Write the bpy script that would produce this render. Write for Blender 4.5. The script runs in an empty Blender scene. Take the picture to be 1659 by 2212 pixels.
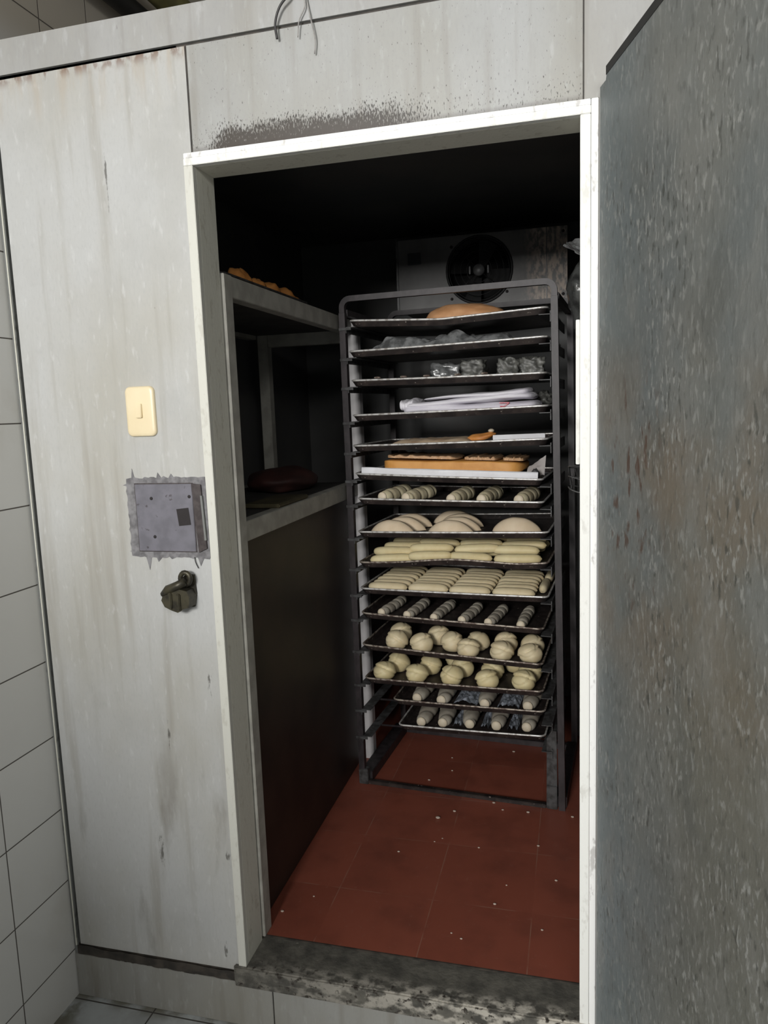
import bpy, bmesh, math, random
from mathutils import Vector, Matrix, noise as mnoise

# ------------------------------------------------------------------ camera, world, lights
scn = bpy.context.scene
COL = scn.collection
IMG_W, IMG_H, F_PX = 1659, 2212, 1598.4
YAW, PITCH, ROLL = 0.2570, 0.1380, -0.0360
CAM = Vector((0.819, -1.569, 1.403))


def cam_axes():
    cy, sy = math.cos(YAW), math.sin(YAW)
    cp, sp = math.cos(PITCH), math.sin(PITCH)
    f = Vector((-sy * cp, cy * cp, -sp))
    r = Vector((cy, sy, 0))
    u = r.cross(f)
    cr, sr = math.cos(ROLL), math.sin(ROLL)
    return cr * r + sr * u, -sr * r + cr * u, f


r_, u_, f_ = cam_axes()
cd = bpy.data.cameras.new('camera')
cam = bpy.data.objects.new('camera', cd)
COL.objects.link(cam)
m = Matrix((r_, u_, -f_)).transposed().to_4x4()
m.translation = CAM
cam.matrix_world = m
cd.sensor_fit = 'HORIZONTAL'
cd.sensor_width = 36
cd.lens = F_PX / IMG_W * 36
cd.clip_start = 0.02
scn.camera = cam

world = bpy.data.worlds.new('world')
scn.world = world
world.use_nodes = True
bg = world.node_tree.nodes['Background']
bg.inputs[0].default_value = (0.93, 0.97, 1.0, 1)
bg.inputs[1].default_value = 0.17


def area(name, loc, target, sx, sy, watt, color):
    l = bpy.data.lights.new(name, 'AREA')
    l.shape = 'RECTANGLE'
    l.size, l.size_y, l.energy, l.color = sx, sy, watt, color
    o = bpy.data.objects.new(name, l)
    COL.objects.link(o)
    o.location = loc
    o.rotation_euler = (Vector(target) - Vector(loc)).to_track_quat('-Z', 'Y').to_euler()
    return o


area('kitchen_window_daylight', (-0.04, -4.2, 2.2), (0.2, 0.2, 1.2), 0.92, 0.8, 165, (1.0, 0.99, 0.97))
area('added_fill_light', (1.6, -3.0, 2.5), (0.0, 0.1, 1.2), 1.2, 0.35, 21, (1.0, 0.99, 0.965))  # fill light added on the right to brighten left tiles and reveal

vs = scn.view_settings
scn.display_settings.display_device = 'sRGB'
vs.view_transform = 'Standard'
vs.look = 'None'
vs.exposure = 0.0
vs.gamma = 1.0
vs.use_curve_mapping = False

# ------------------------------------------------------------------ material helpers


class NT:
    """small helper for building node materials"""

    def __init__(self, name, rough=0.6, metal=0.0, spec=0.5):
        self.m = bpy.data.materials.new(name)
        self.m.use_nodes = True
        self.t = self.m.node_tree
        self.p = self.t.nodes['Principled BSDF']
        self.p.inputs['Roughness'].default_value = rough
        self.p.inputs['Metallic'].default_value = metal
        self.p.inputs['Specular IOR Level'].default_value = spec
        self.tc = self.t.nodes.new('ShaderNodeTexCoord')
        self.obj = self.tc.outputs['Object']
        s = self.t.nodes.new('ShaderNodeSeparateXYZ')
        self.link(self.obj, s.inputs[0])
        self.x, self.y, self.z = s.outputs

    def link(self, a, b):
        self.t.links.new(a, b)

    def put(self, v, sock):
        if isinstance(v, (int, float)):
            sock.default_value = v
        elif isinstance(v, tuple):
            sock.default_value = v if len(v) == 4 else (*v, 1)
        else:
            self.link(v, sock)

    def math(self, op, a, b=0.0, c=None, clamp=False):
        n = self.t.nodes.new('ShaderNodeMath')
        n.operation = op
        n.use_clamp = clamp
        self.put(a, n.inputs[0])
        self.put(b, n.inputs[1])
        if c is not None:
            self.put(c, n.inputs[2])
        return n.outputs[0]

    def noise(self, scale, detail=3, stretch=(1, 1, 1), off=(0, 0, 0), rough=0.55, dist=0.0, rot=(0, 0, 0)):
        mp = self.t.nodes.new('ShaderNodeMapping')
        mp.inputs['Scale'].default_value = stretch
        mp.inputs['Location'].default_value = off
        mp.inputs['Rotation'].default_value = rot
        self.link(self.obj, mp.inputs[0])
        n = self.t.nodes.new('ShaderNodeTexNoise')
        n.inputs['Scale'].default_value = scale
        n.inputs['Detail'].default_value = detail
        n.inputs['Roughness'].default_value = rough
        n.inputs['Distortion'].default_value = dist
        self.link(mp.outputs[0], n.inputs['Vector'])
        return n.outputs[0]

    def step(self, v, lo, hi):
        """smooth 0..1 between lo and hi (lo may exceed hi)"""
        n = self.t.nodes.new('ShaderNodeMapRange')
        n.interpolation_type = 'SMOOTHSTEP'
        self.put(v, n.inputs[0])
        if lo <= hi:
            n.inputs[1].default_value, n.inputs[2].default_value = lo, hi
        else:
            n.inputs[1].default_value, n.inputs[2].default_value = hi, lo
            n.inputs[3].default_value, n.inputs[4].default_value = 1, 0
        return n.outputs[0]

    def mix(self, f, a, b):
        n = self.t.nodes.new('ShaderNodeMix')
        n.data_type = 'RGBA'
        self.put(f, n.inputs[0])
        self.put(a, n.inputs[6])
        self.put(b, n.inputs[7])
        return n.outputs[2]

    def mul(self, a, b):
        return self.math('MULTIPLY', a, b)

    def grid(self, c, period, off, width):
        """1 on joint lines"""
        f = self.math('FRACT', self.math('DIVIDE', self.math('SUBTRACT', c, off), period))
        d = self.mul(self.math('MINIMUM', f, self.math('SUBTRACT', 1.0, f)), period)
        return self.step(d, width * 0.5, width * 0.2)

    def cell(self, a, pa, oa, b, pb, ob):
        """a random value per tile"""
        ia = self.math('FLOOR', self.math('DIVIDE', self.math('SUBTRACT', a, oa), pa))
        ib = self.math('FLOOR', self.math('DIVIDE', self.math('SUBTRACT', b, ob), pb))
        cmb = self.t.nodes.new('ShaderNodeCombineXYZ')
        self.link(ia, cmb.inputs[0])
        self.link(ib, cmb.inputs[1])
        n = self.t.nodes.new('ShaderNodeTexWhiteNoise')
        n.noise_dimensions = '3D'
        self.link(cmb.outputs[0], n.inputs['Vector'])
        return n.outputs['Value']

    def color(self, c):
        self.put(c, self.p.inputs['Base Color'])

    def rough(self, v):
        self.put(v, self.p.inputs['Roughness'])

    def bump(self, h, strength=0.3, dist=0.002):
        b = self.t.nodes.new('ShaderNodeBump')
        b.inputs['Strength'].default_value = strength
        b.inputs['Distance'].default_value = dist
        self.link(h, b.inputs['Height'])
        self.link(b.outputs[0], self.p.inputs['Normal'])


M = {}


def simple(name, col, col2=None, scale=20, rough=0.6, metal=0.0, stretch=(1, 1, 1), spec=0.5, lo=0.35, hi=0.65, bump=0.0):
    n = NT(name, rough, metal, spec)
    f = n.noise(scale, 4, stretch)
    n.color(n.mix(n.step(f, lo, hi), col, col2 if col2 else tuple(c * 0.8 for c in col)))
    if bump:
        n.bump(f, bump)
    M[name] = n.m
    return n.m


# --- facade paint ---------------------------------------------------------
def facade(name, base, mold=False, rust=False, rough=0.42):
    n = NT(name, rough)
    big = n.noise(2.6, 4, (1, 1, 0.55))
    c = n.mix(n.step(big, 0.35, 0.68), base, tuple(b * k for b, k in zip(base, (0.86, 0.83, 0.76))))
    blot = n.noise(5.5, 5, (1, 1, 0.8), off=(3, 1, 2))
    c = n.mix(n.mul(n.step(blot, 0.52, 0.75), 0.5), c, tuple(b * k for b, k in zip(base, (0.80, 0.79, 0.77))))
    streak = n.noise(14, 4, (1.6, 1, 0.10), off=(7, 0, 0))
    c = n.mix(n.mul(n.step(streak, 0.50, 0.72), 0.5), c, tuple(b * k for b, k in zip(base, (0.62, 0.57, 0.49))))
    fine = n.noise(160, 3, (1, 1, 0.4))
    c = n.mix(n.mul(n.step(fine, 0.45, 0.8), 0.25), c, tuple(b * 0.7 for b in base))
    pale = n.noise(60, 5, (1.2, 1, 0.35), off=(1, 5, 2))
    c = n.mix(n.mul(n.step(pale, 0.56, 0.75), 0.5), c, tuple(min(0.85, b * 1.22) for b in base))
    spots = n.noise(38, 2, (1, 1, 0.6), off=(2, 9, 4))
    c = n.mix(n.mul(n.step(spots, 0.74, 0.78), 0.6), c, (0.13, 0.11, 0.10))
    # darker patches low on the panel
    low = n.mul(n.step(n.z, 0.9, 0.25), n.step(n.noise(9, 5, (1.4, 1, 0.35), off=(5, 2, 0)), 0.55, 0.72))
    c = n.mix(n.mul(low, 0.5), c, (0.16, 0.14, 0.11))
    if rust:
        band = n.step(n.z, 2.06, 2.2)
        drip = n.noise(30, 5, (1.0, 1, 0.14), off=(0.4, 0, 0))
        c = n.mix(n.mul(n.mul(band, n.step(drip, 0.46, 0.68)), 0.55), c, (0.40, 0.31, 0.21))
        edge = n.mul(n.step(n.z, 2.165, 2.2), n.step(n.noise(50, 4, (1, 1, 0.5)), 0.45, 0.6))
        c = n.mix(n.mul(edge, 0.8), c, (0.16, 0.08, 0.045))
        # two scuffed smears
        for (sx, sz, w, h) in ((-0.220, 0.29, 0.014, 0.085), (-0.174, 0.61, 0.006, 0.075), (-0.22, 1.95, 0.006, 0.11), (-0.035, 0.30, 0.010, 0.03), (-0.05, 0.75, 0.010, 0.05), (-0.055, 0.035, 0.012, 0.04)):
            dx = n.math('DIVIDE', n.math('ABSOLUTE', n.math('SUBTRACT', n.x, sx)), w)
            dz = n.math('DIVIDE', n.math('ABSOLUTE', n.math('SUBTRACT', n.z, sz)), h)
            d = n.math('ADD', n.math('ADD', dx, dz), n.math('MULTIPLY', n.noise(85, 5, (1.3, 1, 0.45)), 3.4))
            c = n.mix(n.mul(n.step(d, 2.35, 1.75), 0.75), c, (0.06, 0.055, 0.045))
    if mold:
        along = n.math('MAXIMUM', n.mul(n.step(n.x, 0.0, 0.10), n.step(n.x, 0.66, 0.36)), 0.22)
        height = n.math('ADD', n.math('SUBTRACT', n.z, 1.978), n.mul(n.math('SUBTRACT', n.noise(16, 4, off=(2, 0, 0)), 0.5), 0.06))
        band = n.mul(n.step(height, 0.075, 0.004), along)
        grain = n.noise(290, 2, (1.2, 1, 0.40), off=(0.2, 0, 0))
        thr = n.math('ADD', grain, n.mul(band, 0.37))
        c = n.mix(n.mul(n.step(thr, 0.65, 0.77), 0.95), c, (0.024, 0.019, 0.015))
        c = n.mix(n.mul(n.step(band, 0.25, 1.0), 0.5), c, (0.060, 0.046, 0.034))
        seam = n.mul(n.step(n.z, 1.990, 1.980), n.math('MAXIMUM', along, 0.5))
        c = n.mix(n.mul(seam, 0.7), c, (0.045, 0.033, 0.026))
    n.color(c)
    n.bump(n.noise(90, 3, (1, 1, 0.4)), 0.12)
    M[name] = n.m


facade('paint_side', (0.475, 0.478, 0.468), rust=True)
facade('paint_header', (0.375, 0.380, 0.374), mold=True)
facade('paint_fascia', (0.385, 0.388, 0.388))
facade('paint_kick', (0.30, 0.30, 0.285), rough=0.3)


def flaky(name, base, dark, amount=0.6):
    n = NT(name, 0.5)
    f = n.noise(45, 5, (1, 1, 0.25))
    g = n.noise(120, 3, (1, 1, 0.5), off=(3, 3, 3))
    v = n.math('ADD', f, n.mul(n.math('SUBTRACT', g, 0.5), 0.6))
    n.color(n.mix(n.mul(n.step(v, 0.56, 0.72), amount), base, dark))
    n.bump(g, 0.2)
    M[name] = n.m


flaky('trim_white', (0.80, 0.80, 0.76), (0.50, 0.48, 0.43), 0.4)
flaky('trim_left', (0.60, 0.595, 0.535), (0.42, 0.40, 0.34), 0.4)
flaky('trim_cream', (0.66, 0.65, 0.565), (0.40, 0.375, 0.30), 0.45)
flaky('trim_flaked', (0.86, 0.86, 0.84), (0.36, 0.34, 0.32), 0.6)
flaky('edge_grey', (0.17, 0.175, 0.165), (0.05, 0.05, 0.045), 0.6)
simple('core_dark', (0.028, 0.024, 0.02), (0.06, 0.05, 0.04), 30)

# --- tiled surfaces -------------------------------------------------------
n = NT('wall_tiles', 0.22)
j = n.math('MAXIMUM', n.grid(n.y, 0.2035, -0.2, 0.0045), n.grid(n.z, 0.205, 1.195, 0.0045))
v = n.cell(n.y, 0.2035, -0.2, n.z, 0.205, 1.195)
c = n.mix(v, (0.62, 0.615, 0.585), (0.68, 0.675, 0.645))
c = n.mix(n.mul(n.step(n.noise(5, 4), 0.5, 0.8), 0.4), c, (0.48, 0.45, 0.39))
c = n.mix(n.mul(n.step(n.z, 2.25, 2.4), 0.7), c, (0.42, 0.36, 0.27))  # warm ambient light painted into the upper tiles
n.color(n.mix(j, c, (0.075, 0.065, 0.055)))
n.rough(n.math('ADD', 0.22, n.mul(j, 0.6)))
n.bump(n.math('SUBTRACT', 1.0, j), 0.4, 0.002)
M['wall_tiles'] = n.m

n = NT('kitchen_tiles', 0.25)
j = n.math('MAXIMUM', n.grid(n.x, 0.41, -0.275, 0.006), n.grid(n.y, 0.41, -0.43, 0.006))
c = n.mix(n.step(n.noise(7, 5), 0.35, 0.7), (0.40, 0.42, 0.42), (0.28, 0.29, 0.285))
grime = n.mul(n.step(n.y, -0.05, 0.0), n.step(n.noise(14, 4), 0.3, 0.6))
grime = n.math('MAXIMUM', grime, n.mul(n.step(n.x, -0.42, -0.5), n.step(n.noise(16, 4), 0.35, 0.6)))
c = n.mix(n.mul(grime, 0.85), c, (0.10, 0.09, 0.055))
n.color(n.mix(j, c, (0.05, 0.045, 0.04)))
M['kitchen_tiles'] = n.m

n = NT('red_tiles', 0.34)
j = n.math('MAXIMUM', n.grid(n.x, 0.28, 0.70, 0.004), n.grid(n.y, 0.28, 0.343, 0.004))
j = n.mul(j, n.step(n.noise(8, 3), 0.42, 0.62))
v = n.cell(n.x, 0.28, 0.70, n.y, 0.28, 0.343)
c = n.mix(v, (0.225, 0.062, 0.038), (0.275, 0.078, 0.048))
c = n.mix(n.mul(n.step(n.noise(6, 5), 0.42, 0.72), 0.55), c, (0.135, 0.040, 0.026))
c = n.mix(n.mul(n.step(n.noise(55, 4), 0.60, 0.75), 0.3), c, (0.28, 0.13, 0.09))
n.color(n.mix(n.mul(j, 0.6), c, (0.30, 0.17, 0.12)))
n.rough(n.math('ADD', 0.28, n.mul(n.noise(9, 4), 0.35)))
M['red_tiles'] = n.m

n = NT('sill_concrete', 0.75)
c = n.mix(n.step(n.noise(20, 5), 0.35, 0.68), (0.055, 0.052, 0.044), (0.115, 0.108, 0.09))
front = n.step(n.y, 0.045, 0.005)
fl = n.noise(38, 5, (0.7, 1, 1))
c = n.mix(n.mul(n.mul(front, n.step(fl, 0.42, 0.60)), n.step(n.x, -0.25, 0.75)), c, (0.46, 0.43, 0.37))
c = n.mix(n.mul(front, n.step(n.noise(70, 4), 0.55, 0.68)), c, (0.030, 0.024, 0.018))
c = n.mix(n.mul(n.step(n.noise(24, 4, off=(4, 4, 0)), 0.66, 0.72), 0.6), c, (0.30, 0.29, 0.25))
n.color(c)
n.bump(n.noise(70, 5), 0.6, 0.004)
M['sill_concrete'] = n.m

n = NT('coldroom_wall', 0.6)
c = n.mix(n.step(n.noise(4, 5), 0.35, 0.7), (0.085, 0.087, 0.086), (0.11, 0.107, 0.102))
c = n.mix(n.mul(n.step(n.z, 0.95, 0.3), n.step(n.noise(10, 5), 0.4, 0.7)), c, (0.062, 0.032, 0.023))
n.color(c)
M['coldroom_wall'] = n.m

# --- open door skin -------------------------------------------------------
n = NT('door_steel', 0.46, 0.0)
c = n.mix(n.step(n.noise(3.0, 5), 0.35, 0.66), (0.135, 0.148, 0.146), (0.158, 0.162, 0.148))
blue = n.mul(n.step(n.x, 0.30, 0.02), n.step(n.noise(4, 4, off=(2, 0, 1)), 0.25, 0.6))
c = n.mix(n.mul(blue, 0.8), c, (0.132, 0.160, 0.168))
patchy = n.mul(n.mul(n.step(n.x, 0.42, 0.05), n.step(n.z, 0.75, 0.35)), n.step(n.noise(3.5, 4, off=(1, 0, 6)), 0.25, 0.55))  # paler blue-grey towards the lower hinge edge
c = n.mix(n.mul(patchy, 0.8), c, (0.170, 0.200, 0.208))
brown = n.mul(n.mul(n.step(n.z, 0.75, 1.05), n.step(n.z, 1.62, 1.30)), n.step(n.noise(3.4, 4, off=(5, 0, 1)), 0.36, 0.62))
c = n.mix(n.mul(brown, 0.8), c, (0.165, 0.135, 0.100))
olive = n.mul(n.step(n.x, 0.22, 0.5), n.step(n.z, 1.5, 0.7))
c = n.mix(n.mul(olive, 0.6), c, (0.118, 0.112, 0.085))
cloud = n.noise(9, 5, (1, 1, 0.7), off=(4, 0, 2), rot=(0, 0.4, 0))
c = n.mix(n.mul(n.step(cloud, 0.48, 0.70), 0.45), c, (0.205, 0.205, 0.190))
c = n.mix(n.mul(n.step(cloud, 0.46, 0.32), 0.45), c, (0.095, 0.100, 0.092))
st = n.noise(100, 4, (1, 1, 0.42), rot=(0, 0.55, 0), dist=0.4)
dense = n.math('ADD', 0.35, n.mul(n.step(n.noise(5, 3, off=(8, 0, 8)), 0.40, 0.62), 0.65))
c = n.mix(n.mul(n.mul(n.step(st, 0.53, 0.66), dense), 0.70), c, (0.33, 0.335, 0.315))
st2 = n.noise(130, 4, (1.1, 1, 0.36), off=(2, 1, 3), rot=(0, 0.3, 0))
c = n.mix(n.mul(n.mul(n.step(st2, 0.54, 0.72), dense), 0.50), c, (0.26, 0.275, 0.275))
dk = n.noise(85, 5, (1, 1, 0.42), off=(9, 1, 1), rot=(0, 0.55, 0))
c = n.mix(n.mul(n.mul(n.step(dk, 0.54, 0.66), dense), 0.75), c, (0.050, 0.052, 0.045))
rst = n.mul(n.mul(n.step(n.z, 0.95, 1.1), n.step(n.z, 1.5, 1.35)), n.mul(n.step(n.x, 0.02, 0.09), n.step(n.x, 0.36, 0.2)))
c = n.mix(n.mul(n.mul(rst, n.step(n.noise(40, 5, (1, 1, 0.4), off=(1, 1, 7)), 0.55, 0.64)), 0.85), c, (0.075, 0.036, 0.022))
n.color(c)
n.rough(n.math('ADD', 0.36, n.mul(n.noise(18, 4), 0.3)))
n.bump(st, 0.4, 0.002)
M['door_steel'] = n.m
simple('gasket', (0.018, 0.018, 0.017), rough=0.7)

# --- rack, pans -----------------------------------------------------------
simple('rack_paint', (0.042, 0.034, 0.036), (0.022, 0.018, 0.019), 40, 0.5, stretch=(1, 1, 0.5))
simple('rack_worn', (0.075, 0.075, 0.075), (0.028, 0.026, 0.025), 45, 0.55)
n = NT('pan_dark', 0.45, 0.15)
c = n.mix(n.step(n.noise(30, 5), 0.38, 0.66), (0.022, 0.017, 0.016), (0.045, 0.034, 0.030))
c = n.mix(n.mul(n.step(n.noise(90, 4, (1, 1, 1.4)), 0.66, 0.72), 0.8), c, (0.42, 0.37, 0.32))
n.color(c)
M['pan_dark'] = n.m
n = NT('rim_steel', 0.3, 0.35)
c = n.mix(n.step(n.noise(60, 4), 0.42, 0.66), (0.74, 0.73, 0.70), (0.38, 0.35, 0.32))
n.color(c)
M['rim_steel'] = n.m
n = NT('rim_brown', 0.38, 0.3)
c = n.mix(n.step(n.noise(70, 4), 0.40, 0.60), (0.42, 0.37, 0.31), (0.12, 0.085, 0.07))
n.color(c)
M['rim_brown'] = n.m

# --- food, cloth, paper ---------------------------------------------------
def dough(name, a, b, rough=0.55):
    n = NT(name, rough)
    c = n.mix(n.step(n.noise(18, 4), 0.35, 0.7), a, b)
    c = n.mix(n.mul(n.step(n.noise(140, 3), 0.6, 0.75), 0.35), c, tuple(min(1, k * 1.15) for k in a))
    n.color(c)
    n.p.inputs['Subsurface Weight'].default_value = 0.12
    n.p.inputs['Subsurface Radius'].default_value = (0.01, 0.006, 0.003)
    n.bump(n.noise(55, 4), 0.18)
    M[name] = n.m


dough('dough_cream', (0.74, 0.635, 0.42), (0.66, 0.54, 0.33))
dough('dough_yellow', (0.74, 0.64, 0.38), (0.66, 0.54, 0.29))
dough('dough_pink', (0.75, 0.62, 0.45), (0.68, 0.54, 0.37))
dough('dough_floured', (0.46, 0.42, 0.345), (0.30, 0.265, 0.215))
dough('dough_striped', (0.66, 0.59, 0.40), (0.42, 0.36, 0.24))
dough('dough_tip', (0.72, 0.63, 0.48), (0.62, 0.52, 0.38))
dough('crust_orange', (0.72, 0.31, 0.085), (0.50, 0.19, 0.045))
dough('crust_tan', (0.62, 0.34, 0.17), (0.50, 0.25, 0.11))
dough('crust_pale', (0.55, 0.35, 0.20), (0.42, 0.24, 0.12))
dough('cake_orange', (0.72, 0.36, 0.10), (0.60, 0.27, 0.06))
dough('pastry_pale', (0.60, 0.47, 0.33), (0.42, 0.28, 0.18))
n = NT('cloth_white', 0.85)
w = n.noise(9, 3, (0.4, 1, 3))
c = n.mix(n.step(w, 0.4, 0.65), (0.80, 0.78, 0.82), (0.66, 0.63, 0.70))
c = n.mix(n.mul(n.step(n.noise(22, 3, (0.5, 1, 1.2), off=(0.3, 0, 0)), 0.66, 0.72), 0.55), c, (0.50, 0.42, 0.50))
n.color(c)
n.bump(n.noise(40, 4), 0.3)
M['cloth_white'] = n.m
simple('print_red', (0.55, 0.10, 0.13), (0.62, 0.30, 0.33), 60, 0.8)
simple('paper_white', (0.82, 0.82, 0.85), (0.72, 0.71, 0.73), 12, 0.7)
simple('paper_grey', (0.45, 0.42, 0.40), (0.33, 0.30, 0.29), 14, 0.7)
simple('kraft_paper', (0.30, 0.20, 0.13), (0.22, 0.14, 0.09), 14, 0.8)


def film(name, col, alpha, rough=0.16):
    n = NT(name, rough, 0.0, 0.9)
    n.color(n.mix(n.step(n.noise(30, 5), 0.4, 0.65), col, tuple(k * 0.35 for k in col)))
    n.p.inputs['Alpha'].default_value = alpha
    n.bump(n.noise(45, 5), 0.5, 0.004)
    M[name] = n.m


film('film_dark', (0.22, 0.225, 0.225), 0.95, 0.25)
film('film_clear', (0.20, 0.20, 0.18), 0.8, 0.5)
film('film_blue', (0.34, 0.37, 0.42), 0.95, 0.28)
film('bag_smoky', (0.06, 0.062, 0.06), 0.95)

# --- fittings -------------------------------------------------------------
simple('ivory_plastic', (0.80, 0.69, 0.47), (0.76, 0.64, 0.42), 8, 0.35)
n = NT('lilac_steel', 0.45)
c = n.mix(n.step(n.noise(26, 4), 0.35, 0.65), (0.165, 0.160, 0.185), (0.130, 0.126, 0.145))
c = n.mix(n.mul(n.step(n.noise(48, 3, off=(1, 2, 3)), 0.64, 0.70), 0.75), c, (0.045, 0.036, 0.036))
n.color(c)
M['lilac_steel'] = n.m
simple('sealant', (0.22, 0.215, 0.22), (0.115, 0.11, 0.115), 42, 0.7)
simple('strike_brown', (0.034, 0.025, 0.025), (0.062, 0.050, 0.048), 60, 0.5)
simple('slot_black', (0.022, 0.018, 0.018), rough=0.8)
simple('old_brass', (0.070, 0.062, 0.038), (0.028, 0.025, 0.018), 40, 0.45, 0.4)
simple('shelf_paint', (0.40, 0.39, 0.345), (0.30, 0.29, 0.255), 16, 0.5)
simple('post_paint', (0.72, 0.70, 0.70), (0.62, 0.60, 0.60), 14, 0.5)
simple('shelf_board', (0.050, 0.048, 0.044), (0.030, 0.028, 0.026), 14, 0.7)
n = NT('cooler_enamel', 0.5)
c = n.mix(n.step(n.noise(6, 4), 0.35, 0.7), (0.16, 0.157, 0.152), (0.11, 0.107, 0.104))
lit_patch = n.mul(n.mul(n.step(n.x, 0.50, 0.60), n.step(n.z, 1.90, 1.83)), n.step(n.noise(60, 4, (1, 1, 0.5)), 0.40, 0.6))  # doorway light painted onto the lower right of the casing
c = n.mix(n.mul(lit_patch, 0.8), c, (0.52, 0.42, 0.34))
n.color(c)
M['cooler_enamel'] = n.m
simple('fan_black', (0.010, 0.010, 0.011), (0.016, 0.016, 0.016), 20, 0.6)
simple('hub_grey', (0.14, 0.14, 0.14), (0.07, 0.07, 0.07), 30, 0.4)
simple('label_dark', (0.035, 0.04, 0.045), rough=0.5)
simple('steel_bolt', (0.3, 0.29, 0.27), rough=0.4, metal=0.5)
simple('wire_black', (0.030, 0.028, 0.028), rough=0.5)
simple('wire_grey', (0.34, 0.33, 0.31), (0.22, 0.21, 0.2), 60, 0.6)
simple('pipe_yellow', (0.23, 0.21, 0.075), (0.14, 0.125, 0.05), 12, 0.5)
simple('pipe_black', (0.018, 0.017, 0.015), rough=0.6)
simple('panel_grey', (0.12, 0.12, 0.115), (0.06, 0.06, 0.058), 9, 0.5)
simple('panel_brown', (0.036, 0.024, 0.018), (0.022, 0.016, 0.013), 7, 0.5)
simple('crumb', (0.62, 0.52, 0.43), (0.45, 0.36, 0.30), 60, 0.8)
simple('lump_red', (0.060, 0.018, 0.014), (0.035, 0.012, 0.01), 14, 0.7)
simple('board_olive', (0.075, 0.062, 0.028), (0.05, 0.04, 0.02), 14, 0.7)
simple('ceiling_paint', (0.30, 0.27, 0.22), (0.24, 0.21, 0.17), 6, 0.8)


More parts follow.
